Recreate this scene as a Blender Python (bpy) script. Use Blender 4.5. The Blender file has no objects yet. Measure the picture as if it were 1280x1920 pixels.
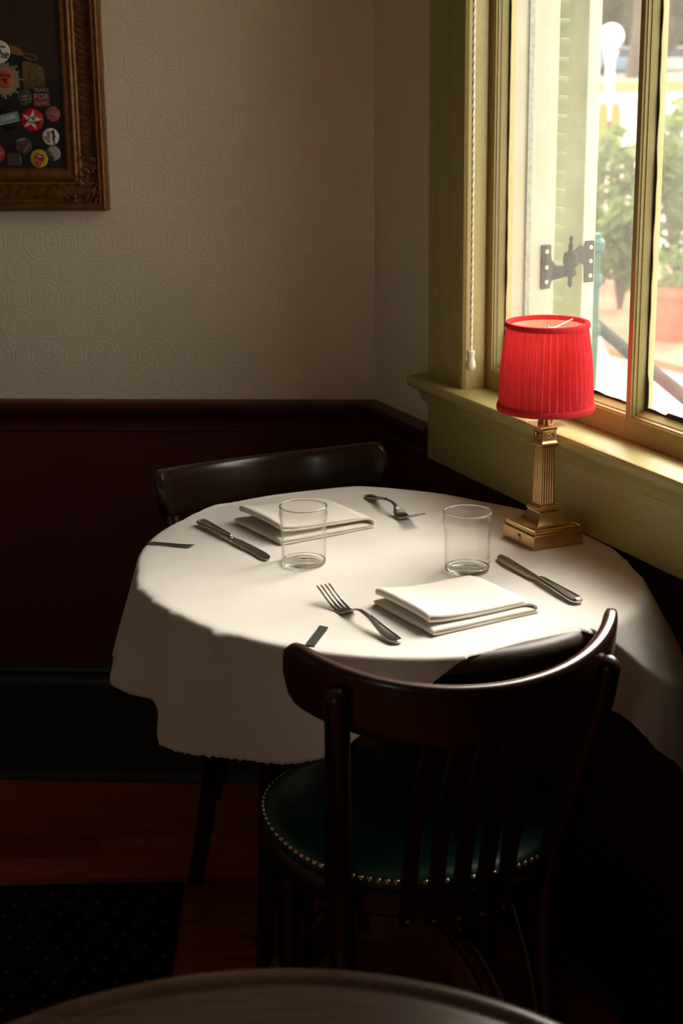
import bpy, bmesh, math, random
from mathutils import Vector, Matrix, noise
PI = math.pi
sc = bpy.context.scene
COL = sc.collection
random.seed(7)

# ------------------------------------------------------------------ camera
PITCH, ROLL, EYE = math.radians(16.2), 0.0115, 1.49
fw = Vector((0, math.cos(PITCH), -math.sin(PITCH)))
rt0 = Vector((1, 0, 0)); up0 = rt0.cross(fw)
cr, sr = math.cos(ROLL), math.sin(ROLL)
rt = rt0 * cr - up0 * sr
up = rt0 * sr + up0 * cr
cam = bpy.data.cameras.new('camera'); camo = bpy.data.objects.new('camera', cam); COL.objects.link(camo)
M3 = Matrix((rt, up, -fw)).transposed()
camo.matrix_world = Matrix.Translation((0, 0, EYE)) @ M3.to_4x4()
cam.sensor_fit = 'VERTICAL'; cam.sensor_height = 36; cam.sensor_width = 24
cam.lens = 3050 / 1920 * 36
cam.clip_start = .05; cam.clip_end = 500
cam.dof.use_dof = True; cam.dof.focus_distance = 2.42; cam.dof.aperture_fstop = 7.1
sc.camera = camo

# ------------------------------------------------------------------ light and exposure
sc.view_settings.view_transform = 'Standard'; sc.view_settings.look = 'None'
sc.view_settings.gamma = 1; sc.view_settings.use_curve_mapping = False
sc.view_settings.exposure = 1.38
SKY = 2.1
SUN_E, SUN_AZ, SUN_EL, SUN_SIZE = 5.3, 33.0, 39.0, 44.0
LAMP_W = 0.055
world = bpy.data.worlds.new('sky'); sc.world = world; world.use_nodes = True
wn = world.node_tree.nodes; wl = world.node_tree.links
bg = wn['Background']; bg.inputs['Strength'].default_value = SKY
bg.inputs['Color'].default_value = (1.0, .945, .895, 1)
sun = bpy.data.lights.new('sun', 'SUN'); suno = bpy.data.objects.new('sun', sun); COL.objects.link(suno)
sun.energy = SUN_E; sun.angle = math.radians(SUN_SIZE); sun.color = (1, .92, .865)
az, el = math.radians(SUN_AZ), math.radians(SUN_EL)
sd = Vector((math.sin(az) * math.cos(el), math.cos(az) * math.cos(el), math.sin(el)))
suno.rotation_euler = sd.to_track_quat('Z', 'Y').to_euler()
suno.location = (1.5, 6, 5)

sc.cycles.max_bounces = 14; sc.cycles.diffuse_bounces = 6; sc.cycles.transmission_bounces = 12
sc.cycles.transparent_max_bounces = 16; sc.cycles.glossy_bounces = 6
sc.cycles.sample_clamp_indirect = 40.0; sc.cycles.blur_glossy = .5

# ------------------------------------------------------------------ walls' frames
CX, CY = 0.06936, 3.14853            # the corner of the two walls
FZ = -0.017                          # floor level
WA = math.atan2(-math.cos(math.radians(24.2)), math.sin(math.radians(24.2)))   # heading of the window wall
e = Vector((math.cos(WA), math.sin(WA), 0)); nn = Vector((e.y, -e.x, 0))
BA = math.radians(-3.8)
def Wp(s, d, z): return (s, -d, z)   # window wall: along, into the room, up (local to an object at the corner)
def Bp(t, d, z): return (-t, -d, z)  # back wall: to the left, into the room, up
def wloc(s, d, z): return Vector((CX, CY, z)) + e * s + nn * d
bw = Vector((-math.cos(BA), -math.sin(BA), 0)); bn = Vector((math.sin(BA), -math.cos(BA), 0))
def bloc(t, d, z): return Vector((CX, CY, z)) + bw * t + bn * d

# portal: only tells the sampler where the daylight comes in
pl = bpy.data.lights.new('window_daylight_portal', 'AREA'); po = bpy.data.objects.new('window_daylight_portal', pl); COL.objects.link(po)
pl.shape = 'RECTANGLE'; pl.size = .9; pl.size_y = 1.42; pl.cycles.is_portal = True
po.location = wloc(.85, -.10, 1.6)
po.rotation_euler = (-nn).to_track_quat('Z', 'Y').to_euler()

pl2 = bpy.data.lights.new('fill_window_portal', 'AREA'); po2 = bpy.data.objects.new('fill_window_portal', pl2); COL.objects.link(po2)  # sampler portal for the added window behind the camera
pl2.shape = 'RECTANGLE'; pl2.size = .54; pl2.size_y = .56; pl2.cycles.is_portal = True
po2.location = (-1.46, wloc(5.3, 0, 0).y - .16, 1.47); po2.rotation_euler = Vector((0, -1, 0)).to_track_quat('Z', 'Y').to_euler()

# ------------------------------------------------------------------ materials
def srgb(r, g, b):
    f = lambda c: (c / 255 / 12.92) if c / 255 <= .04045 else ((c / 255 + .055) / 1.055) ** 2.4
    return (f(r), f(g), f(b), 1)
class NT:
    def __init__(self, name):
        self.m = bpy.data.materials.new(name); self.m.use_nodes = True
        self.t = self.m.node_tree; self.n = self.t.nodes; self.l = self.t.links
        self.b = self.n['Principled BSDF']; self.out = self.n['Material Output']
    def node(self, kind, **kw):
        nd = self.n.new(kind)
        for k, v in kw.items(): setattr(nd, k, v)
        return nd
    def link(self, a, b): self.l.new(a, b)
    def math(self, op, a, b=None, c=None):
        nd = self.n.new('ShaderNodeMath'); nd.operation = op
        for i, v in enumerate((a, b, c)):
            if v is None: continue
            if isinstance(v, (int, float)): nd.inputs[i].default_value = v
            else: self.l.new(v, nd.inputs[i])
        return nd.outputs[0]
    def coords(self, kind='Object', scale=(1, 1, 1), rot=(0, 0, 0)):
        tc = self.n.new('ShaderNodeTexCoord'); mp = self.n.new('ShaderNodeMapping')
        mp.inputs['Scale'].default_value = scale; mp.inputs['Rotation'].default_value = rot
        self.l.new(tc.outputs[kind], mp.inputs[0]); return mp.outputs[0]
    def noise(self, vec, scale, detail=4, rough=.5, dist=0):
        nd = self.n.new('ShaderNodeTexNoise'); nd.inputs['Scale'].default_value = scale
        nd.inputs['Detail'].default_value = detail; nd.inputs['Roughness'].default_value = rough
        nd.inputs['Distortion'].default_value = dist
        self.l.new(vec, nd.inputs['Vector']); return nd.outputs['Fac']
    def ramp(self, fac, stops):
        nd = self.n.new('ShaderNodeValToRGB'); cr_ = nd.color_ramp
        while len(cr_.elements) < len(stops): cr_.elements.new(.5)
        for el_, (p, c) in zip(cr_.elements, stops): el_.position = p; el_.color = c if len(c) == 4 else (*c, 1)
        self.l.new(fac, nd.inputs[0]); return nd.outputs[0]
    def bump(self, h, strength=.3, dist=.001):
        nd = self.n.new('ShaderNodeBump'); nd.inputs['Strength'].default_value = strength; nd.inputs['Distance'].default_value = dist
        self.l.new(h, nd.inputs['Height']); self.l.new(nd.outputs[0], self.b.inputs['Normal']); return nd
def pm(name, col, rough=.5, metal=0, spec=.5, noise_amt=0, nscale=30, bump=0, bdist=.001, stretch=(1, 1, 1), coat=0):
    t = NT(name); b = t.b
    b.inputs['Base Color'].default_value = col if len(col) == 4 else (*col, 1)
    b.inputs['Roughness'].default_value = rough; b.inputs['Metallic'].default_value = metal
    b.inputs['Specular IOR Level'].default_value = spec
    b.inputs['Coat Weight'].default_value = coat
    if noise_amt or bump:
        v = t.coords('Object', stretch); f = t.noise(v, nscale, 5, .6)
        if noise_amt:
            c = Vector(col[:3])
            t.link(t.ramp(f, [(.3, tuple(c * (1 - noise_amt))), (.7, tuple(c * (1 + noise_amt)))]), b.inputs['Base Color'])
        if bump: t.bump(f, bump, bdist)
    return t.m
def wood(name, dark, light, scale=18, stretch=(1, 8, 8), rough=.3, coat=.2, bump=.15, spec=.5):
    t = NT(name); v = t.coords('Object', stretch)
    f = t.noise(v, scale, 8, .65, .6); f2 = t.noise(v, scale * 6, 4, .5)
    g = t.math('MULTIPLY_ADD', f2, .35, t.math('MULTIPLY', f, .7))
    t.link(t.ramp(g, [(.35, dark), (.68, light)]), t.b.inputs['Base Color'])
    t.b.inputs['Roughness'].default_value = rough; t.b.inputs['Coat Weight'].default_value = coat
    t.b.inputs['Coat Roughness'].default_value = .15
    t.bump(g, bump, .0006); t.b.inputs['Specular IOR Level'].default_value = spec; return t.m

def wallpaper():
    t = NT('embossed_wallpaper'); tc = t.node('ShaderNodeTexCoord'); sp = t.node('ShaderNodeSeparateXYZ')
    t.link(tc.outputs['Object'], sp.inputs[0])
    U = t.math('DIVIDE', sp.outputs['X'], .1072); V = t.math('DIVIDE', sp.outputs['Z'], .1117)
    V = t.math('ADD', V, .494); U = t.math('ADD', U, .548)
    def cell(ou, ov):
        a = t.math('SUBTRACT', t.math('FRACT', t.math('ADD', U, ou)), .5)
        b = t.math('SUBTRACT', t.math('FRACT', t.math('ADD', V, ov)), .5)
        r = t.math('SQRT', t.math('ADD', t.math('MULTIPLY', a, a), t.math('MULTIPLY', b, b)))
        return a, b, r, t.math('ARCTAN2', b, a)
    def ring(r, r0, w):      # bump of width w round radius r0
        x = t.math('DIVIDE', t.math('SUBTRACT', r, r0), w)
        return t.math('MAXIMUM', t.math('SUBTRACT', 1, t.math('MULTIPLY', x, x)), 0)
    def disc(r, r0): return t.math('LESS_THAN', r, r0)
    hs = []
    # rosettes in octagons
    a, b, r, th = cell(0, 0)
    pet = t.math('MULTIPLY_ADD', t.math('COSINE', t.math('MULTIPLY', th, 26)), .5, .5)
    pet2 = t.math('MULTIPLY_ADD', t.math('COSINE', t.math('MULTIPLY', th, 8)), .5, .5)
    hs.append(t.math('MULTIPLY', pet, ring(r, .225, .05)))
    hs.append(t.math('MULTIPLY', pet2, ring(r, .13, .055))); hs.append(t.math('MULTIPLY', t.math('MULTIPLY_ADD', pet2, -1, 1), ring(r, .075, .03)))
    hs.append(ring(r, 0, .03))
    oc = t.math('MAXIMUM', t.math('MAXIMUM', t.math('ABSOLUTE', a), t.math('ABSOLUTE', b)),
                t.math('MULTIPLY', t.math('ADD', t.math('ABSOLUTE', a), t.math('ABSOLUTE', b)), .7071))
    hs.append(ring(oc, .315, .016))
    # daisies
    a, b, r, th = cell(.5, .5)
    pet = t.math('POWER', t.math('MULTIPLY_ADD', t.math('COSINE', t.math('MULTIPLY', th, 22)), .5, .5), .6)
    hs.append(t.math('MULTIPLY', pet, ring(r, .155, .075)))
    hs.append(t.math('MULTIPLY', ring(r, 0, .09), .4))
    hs.append(t.math('MULTIPLY', ring(r, .30, .014), .8)); hs.append(t.math('MULTIPLY', ring(r, .335, .012), .6))
    # concentric rings
    for k, (ou, ov) in enumerate(((.5, 0), (0, .5))):
        a, b, r, th = cell(ou, ov)
        hs += [ring(r, 0, .03), ring(r, .065, .02), ring(r, .115, .02)]
        if k: hs.append(t.math('MULTIPLY', ring(r, .165, .016), .7))
    h = hs[0]
    for x in hs[1:]: h = t.math('ADD', h, x)
    fine = t.noise(t.coords('Object'), 900, 3, .6); big = t.noise(t.coords('Object'), 3, 3)
    h = t.math('MULTIPLY_ADD', fine, .35, h)
    t.link(t.ramp(big, [(.3, srgb(226, 214, 190)), (.7, srgb(233, 222, 200))]), t.b.inputs['Base Color'])
    t.b.inputs['Roughness'].default_value = .75
    t.bump(h, .5, .0011); return t.m
M = {}
M['wallpaper'] = wallpaper()
M['maroon'] = pm('dark_red_paint', srgb(74, 16, 18), .42, noise_amt=.06, nscale=6, bump=.06, bdist=.001)
M['black_paint'] = pm('black_green_paint', srgb(24, 27, 27), .45, noise_amt=.1, nscale=8)
M['green'] = pm('olive_green_paint', srgb(172, 160, 98), .42, noise_amt=.05, nscale=14, bump=.25, bdist=.0012, stretch=(2, 2, 14))
M['greenh'] = pm('olive_green_brushed_paint', srgb(172, 160, 98), .38, noise_amt=.05, nscale=14, bump=.35, bdist=.0014, stretch=(2, 10, 14))
M['ceiling'] = pm('ceiling_paint', srgb(190, 180, 160), .8)
M['putty'] = pm('dark_putty', srgb(38, 38, 28), .7, noise_amt=.3, nscale=200)
M['cream'] = pm('cream_exterior_paint', srgb(174, 166, 144), .6, noise_amt=.05, nscale=25, bump=.15)
M['strip'] = pm('grey_weather_strip', srgb(140, 140, 128), .6, noise_amt=.25, nscale=120)
M['shutter'] = pm('pale_green_exterior_paint', srgb(180, 189, 156), .6, noise_amt=.06, nscale=18)
M['iron'] = pm('old_cast_iron', srgb(30, 28, 25), .8, 0, noise_amt=.3, nscale=250, bump=.4, bdist=.0008)
M['screw'] = pm('worn_screw_head', srgb(190, 175, 150), .5, .4)
M['dark_wood'] = wood('dark_chair_wood', srgb(16, 9, 6), srgb(40, 22, 14), 14, (1.2, 9, 9), .34, .08)
M['rail_wood'] = wood('chair_top_rail_wood', srgb(18, 10, 6), srgb(52, 32, 18), 12, (1, 2, 34), .27, .3, .3)
M['front_rail_wood'] = wood('reddish_chair_rail_wood', srgb(24, 11, 7), srgb(62, 28, 16), 12, (1, 2, 34), .27, .3, .3)
M['table_wood'] = wood('grey_brown_table_wood', srgb(24, 15, 10), srgb(54, 36, 24), 9, (1, 10, 6), .20, 0, .08, spec=.3)
M['base_wood'] = wood('table_base_wood', srgb(66, 34, 20), srgb(140, 82, 50), 12, (6, 6, 1), .4, .2)
M['leather'] = pm('green_leather', srgb(25, 72, 62), .33, noise_amt=.12, nscale=30, bump=.12, bdist=.0008, spec=.5)
M['nail'] = pm('brass_nail_head', srgb(232, 215, 180), .25, 1)
M['brass'] = pm('aged_brass', (.62, .43, .21), .27, 1, noise_amt=.12, nscale=40, bump=.04)
M['steel'] = pm('stainless_cutlery_steel', (.46, .45, .42), .2, 1)
M['clip'] = pm('brushed_steel_clip', (.20, .20, .185), .38, 1)
M['cotton'] = pm('white_cotton_cord', srgb(222, 205, 180), .85)
M['ivory'] = pm('ivory_plastic', srgb(225, 205, 180), .35)
M['gilt'] = pm('aged_gilt', srgb(126, 86, 40), .42, .55, noise_amt=.35, nscale=60, bump=.3, bdist=.0012)
M['gilt_dark'] = pm('dark_toned_gilt', srgb(98, 64, 30), .5, .45, noise_amt=.35, nscale=90, bump=.3, bdist=.001)
M['red_rail'] = pm('black_handrail_paint', srgb(22, 22, 21), .9, spec=.1)
def bare(name, c, r=.5, **k): return pm(name, srgb(*c), r, **k)
M['white_enamel'] = bare('white_enamel', (225, 215, 198), .3); M['black_ink'] = bare('black_ink', (14, 13, 14), .5)
M['red_enamel'] = bare('red_enamel', (190, 18, 30), .3); M['yellow_enamel'] = bare('yellow_enamel', (186, 176, 30), .3)
M['orange_enamel'] = bare('orange_enamel', (196, 88, 44), .35); M['teal_enamel'] = bare('teal_enamel', (112, 148, 146), .35)
M['grey_enamel'] = pm('mottled_grey_enamel', srgb(160, 150, 138), .35, noise_amt=.3, nscale=300)
M['pink_enamel'] = pm('mottled_pink_enamel', srgb(150, 78, 74), .3, noise_amt=.5, nscale=260)
M['dull_steel'] = bare('dull_steel', (120, 115, 104), .35, metal=.8)
M['dim_grey'] = pm('scuffed_dark_grey', srgb(66, 62, 54), .4, noise_amt=.35, nscale=260)
M['dim_red'] = bare('dark_red_enamel', (120, 20, 26), .35)
M['dim_white'] = bare('dull_white', (150, 138, 126), .4)
M['gold_paint'] = pm('gold_oil_paint', srgb(128, 100, 48), .5, noise_amt=.5, nscale=240)
M['cream_paint'] = pm('cream_oil_paint', srgb(150, 140, 110), .5, noise_amt=.3, nscale=240)
M['coat_paint'] = pm('black_oil_paint', srgb(17, 17, 21), .5, noise_amt=.25, nscale=40)

def canvas_mat():
    t = NT('dark_oil_canvas'); v = t.coords('Object'); f = t.noise(v, 5, 4, .6)
    t.link(t.ramp(f, [(.3, srgb(40, 16, 12)), (.7, srgb(62, 42, 18))]), t.b.inputs['Base Color'])
    t.b.inputs['Roughness'].default_value = .5; t.bump(t.noise(v, 900, 2), .1, .0004); return t.m
M['canvas'] = canvas_mat()
def paper_mat():
    t = NT('white_table_paper'); v = t.coords('Object'); f = t.noise(v, 7, 5, .6); f2 = t.noise(v, 260, 3, .6)
    d = t.node('ShaderNodeBsdfDiffuse'); tr = t.node('ShaderNodeBsdfTranslucent'); mx = t.node('ShaderNodeMixShader')
    c = t.ramp(f, [(.3, srgb(226, 219, 208)), (.7, srgb(235, 228, 218))])
    t.link(c, d.inputs['Color']); t.link(c, tr.inputs['Color']); mx.inputs[0].default_value = .10
    bp = t.node('ShaderNodeBump'); bp.inputs['Strength'].default_value = .16; bp.inputs['Distance'].default_value = .004
    t.link(t.math('MULTIPLY_ADD', f2, .05, f), bp.inputs['Height']); t.link(bp.outputs[0], d.inputs['Normal'])
    t.link(d.outputs[0], mx.inputs[1]); t.link(tr.outputs[0], mx.inputs[2]); t.link(mx.outputs[0], t.out.inputs['Surface']); return t.m
M['paper'] = paper_mat()
M['napkin'] = pm('white_linen', srgb(226, 217, 204), .9, noise_amt=.015, nscale=30, bump=.15, bdist=.0006)
def cloth_shade(name, col, trans):
    t = NT(name); v = t.coords('Object', (1, 1, 1)); f = t.noise(v, 700, 3, .7); f1 = t.noise(t.coords('Object', (1, 1, .08)), 420, 3, .6)
    g = t.math('MULTIPLY_ADD', f1, .6, t.math('MULTIPLY', f, .4))
    c = Vector(col[:3])
    k = t.ramp(g, [(.3, tuple(c * .72)), (.7, tuple(c * 1.15))])
    d = t.node('ShaderNodeBsdfDiffuse'); tr = t.node('ShaderNodeBsdfTranslucent'); mx = t.node('ShaderNodeMixShader')
    t.link(k, d.inputs['Color']); t.link(k, tr.inputs['Color']); mx.inputs[0].default_value = trans
    t.link(d.outputs[0], mx.inputs[1]); t.link(tr.outputs[0], mx.inputs[2]); t.link(mx.outputs[0], t.out.inputs['Surface']); return t.m
M['shade'] = cloth_shade('pleated_red_cloth', srgb(240, 84, 92), .45)
M['shade_trim'] = cloth_shade('red_trim_cloth', srgb(226, 66, 74), .25)
M['liner'] = cloth_shade('pale_shade_lining', srgb(250, 226, 210), .40)
def pane_mat(name, dirt):
    t = NT(name); v = t.coords('Object'); tr = t.node('ShaderNodeBsdfTransparent'); gl = t.node('ShaderNodeBsdfGlossy')
    tr.inputs[0].default_value = (.97, .98, .96, 1); gl.inputs['Roughness'].default_value = .02
    fr = t.node('ShaderNodeFresnel'); ge = t.node('ShaderNodeNewGeometry')
    t.link(t.math('MULTIPLY_ADD', ge.outputs['Backfacing'], 1 / 1.5 - 1.5, 1.5), fr.inputs[0])     # the same reflection on both faces of the pane
    mx = t.node('ShaderNodeMixShader'); t.link(fr.outputs[0], mx.inputs[0]); t.link(tr.outputs[0], mx.inputs[1]); t.link(gl.outputs[0], mx.inputs[2])
    df = t.node('ShaderNodeBsdfTranslucent'); df.inputs[0].default_value = (1, .95, .86, 1)
    n1 = t.noise(v, 420, 2, .5); n2 = t.noise(v, 9, 4, .6)
    sp = t.math('MULTIPLY', t.math('GREATER_THAN', n1, .76), .12)
    dz = t.math('MULTIPLY_ADD', n2, dirt, sp)
    m2 = t.node('ShaderNodeMixShader'); t.link(dz, m2.inputs[0]); t.link(mx.outputs[0], m2.inputs[1]); t.link(df.outputs[0], m2.inputs[2])
    t.link(m2.outputs[0], t.out.inputs['Surface']); return t.m
M['pane'] = pane_mat('dusty_window_glass', .045)
def tumbler_mat():
    t = NT('clear_drinking_glass'); tr = t.node('ShaderNodeBsdfTransparent'); gl = t.node('ShaderNodeBsdfGlossy'); gl.inputs['Roughness'].default_value = .01
    lw = t.node('ShaderNodeLayerWeight'); lw.inputs['Blend'].default_value = .5
    t.link(t.ramp(lw.outputs['Facing'], [(.60, (.99, .992, .985)), (.85, (.90, .905, .885)), (.95, (.50, .50, .47)), (1, (.16, .16, .15))]), tr.inputs[0])
    fr = t.node('ShaderNodeFresnel'); ge = t.node('ShaderNodeNewGeometry')
    t.link(t.math('MULTIPLY_ADD', ge.outputs['Backfacing'], 1 / 1.45 - 1.45, 1.45), fr.inputs[0])
    mx = t.node('ShaderNodeMixShader'); t.link(fr.outputs[0], mx.inputs[0]); t.link(tr.outputs[0], mx.inputs[1]); t.link(gl.outputs[0], mx.inputs[2])
    t.link(mx.outputs[0], t.out.inputs['Surface']); return t.m
M['tumbler'] = tumbler_mat()
def solid_glass_mat():
    t = NT('thick_glass'); g = t.node('ShaderNodeBsdfGlass'); g.inputs['IOR'].default_value = 1.47; g.inputs['Roughness'].default_value = 0
    g.inputs['Color'].default_value = (.985, .985, .975, 1); t.link(g.outputs[0], t.out.inputs['Surface']); return t.m
M['solid_glass'] = solid_glass_mat()
def floor_mat():
    t = NT('red_brown_floorboards'); v = t.coords('Object')
    br = t.node('ShaderNodeTexBrick'); t.link(v, br.inputs['Vector'])
    br.inputs['Scale'].default_value = 1; br.inputs['Brick Width'].default_value = 1.3; br.inputs['Row Height'].default_value = .083
    br.inputs['Mortar Size'].default_value = .0012; br.offset = .37
    br.inputs['Color1'].default_value = (.25, .25, .25, 1); br.inputs['Color2'].default_value = (.75, .75, .75, 1); br.inputs['Mortar'].default_value = (0, 0, 0, 1)
    vv = t.coords('Object', (1, 14, 1)); f = t.noise(vv, 7, 8, .65, 1.2)
    g = t.math('MULTIPLY_ADD', br.outputs['Color'], .35, t.math('MULTIPLY', f, .75))
    c = t.ramp(g, [(.1, srgb(24, 8, 5)), (.32, srgb(76, 28, 16)), (.5, srgb(128, 54, 28)), (.72, srgb(168, 84, 46))])
    t.link(c, t.b.inputs['Base Color']); t.b.inputs['Roughness'].default_value = .34
    t.bump(g, .2, .001); return t.m
M['floor'] = floor_mat()
def rug_mat():
    t = NT('dark_patterned_rug'); tc = t.node('ShaderNodeTexCoord'); sp = t.node('ShaderNodeSeparateXYZ'); t.link(tc.outputs['Object'], sp.inputs[0])
    U = t.math('DIVIDE', sp.outputs['X'], .05); V = t.math('DIVIDE', sp.outputs['Y'], .05)
    V2 = t.math('ADD', V, U); U2 = t.math('MULTIPLY_ADD', V, -.35, U)
    a = t.math('ABSOLUTE', t.math('SUBTRACT', t.math('FRACT', U2), .5)); b = t.math('ABSOLUTE', t.math('SUBTRACT', t.math('FRACT', V2), .5))
    star = t.math('LESS_THAN', t.math('ADD', t.math('SQRT', a), t.math('SQRT', b)), .46)
    f = t.noise(t.coords('Object'), 500, 2)
    mx = t.node('ShaderNodeMix'); mx.data_type = 'RGBA'; t.link(star, mx.inputs[0])
    mx.inputs[6].default_value = srgb(22, 16, 18); mx.inputs[7].default_value = srgb(122, 50, 42)
    t.link(mx.outputs[2], t.b.inputs['Base Color']); t.b.inputs['Roughness'].default_value = .95
    t.b.inputs['Specular IOR Level'].default_value = .1
    t.bump(f, .6, .002); return t.m
M['rug'] = rug_mat()
# outside
M['pavement'] = pm('pale_concrete', srgb(140, 132, 124), .9, noise_amt=.06, nscale=3)
M['street'] = pm('pale_asphalt', srgb(132, 120, 110), .9, noise_amt=.06, nscale=.6)
M['soil'] = pm('sandy_soil', srgb(132, 98, 70), .95, noise_amt=.3, nscale=6)
M['fence'] = pm('yellow_green_fence_paint', srgb(132, 124, 58), .7, noise_amt=.06, nscale=5)
def leaf_mat(name, a, b):
    t = NT(name); f = t.noise(t.coords('Object'), 5, 3)
    c = t.ramp(f, [(.3, a), (.7, b)]); d = t.node('ShaderNodeBsdfDiffuse'); tr = t.node('ShaderNodeBsdfTranslucent'); mx = t.node('ShaderNodeMixShader')
    t.link(c, d.inputs[0]); t.link(c, tr.inputs[0]); mx.inputs[0].default_value = .35
    t.link(d.outputs[0], mx.inputs[1]); t.link(tr.outputs[0], mx.inputs[2]); t.link(mx.outputs[0], t.out.inputs['Surface']); return t.m
M['leaf'] = leaf_mat('shrub_leaves', srgb(84, 100, 58), srgb(128, 140, 88))
M['leaf2'] = leaf_mat('tree_leaves', srgb(84, 84, 56), srgb(126, 120, 84))
M['bark'] = pm('bark', srgb(92, 76, 60), .9, noise_amt=.3, nscale=6)
M['globe'] = pm('white_globe', srgb(235, 230, 220), .35)
M['whitepaint'] = pm('white_post_paint', srgb(215, 208, 196), .5)
M['teal'] = pm('teal_green_iron_paint', srgb(28, 78, 66), .6, noise_amt=.1, nscale=30)
M['carwhite'] = pm('white_car_paint', srgb(190, 192, 192), .3); M['carblue'] = pm('pale_blue_car_paint', srgb(120, 150, 176), .3)
M['carglass'] = pm('dark_car_glass', srgb(60, 62, 64), .15); M['tyre'] = pm('black_tyre_rubber', srgb(35, 34, 33), .8)
M['terracotta'] = pm('terracotta', srgb(168, 84, 56), .8, noise_amt=.12, nscale=20)
M['hedge_wall'] = pm('yellowish_stone_kerb', srgb(150, 142, 96), .9, noise_amt=.1, nscale=4)

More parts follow.
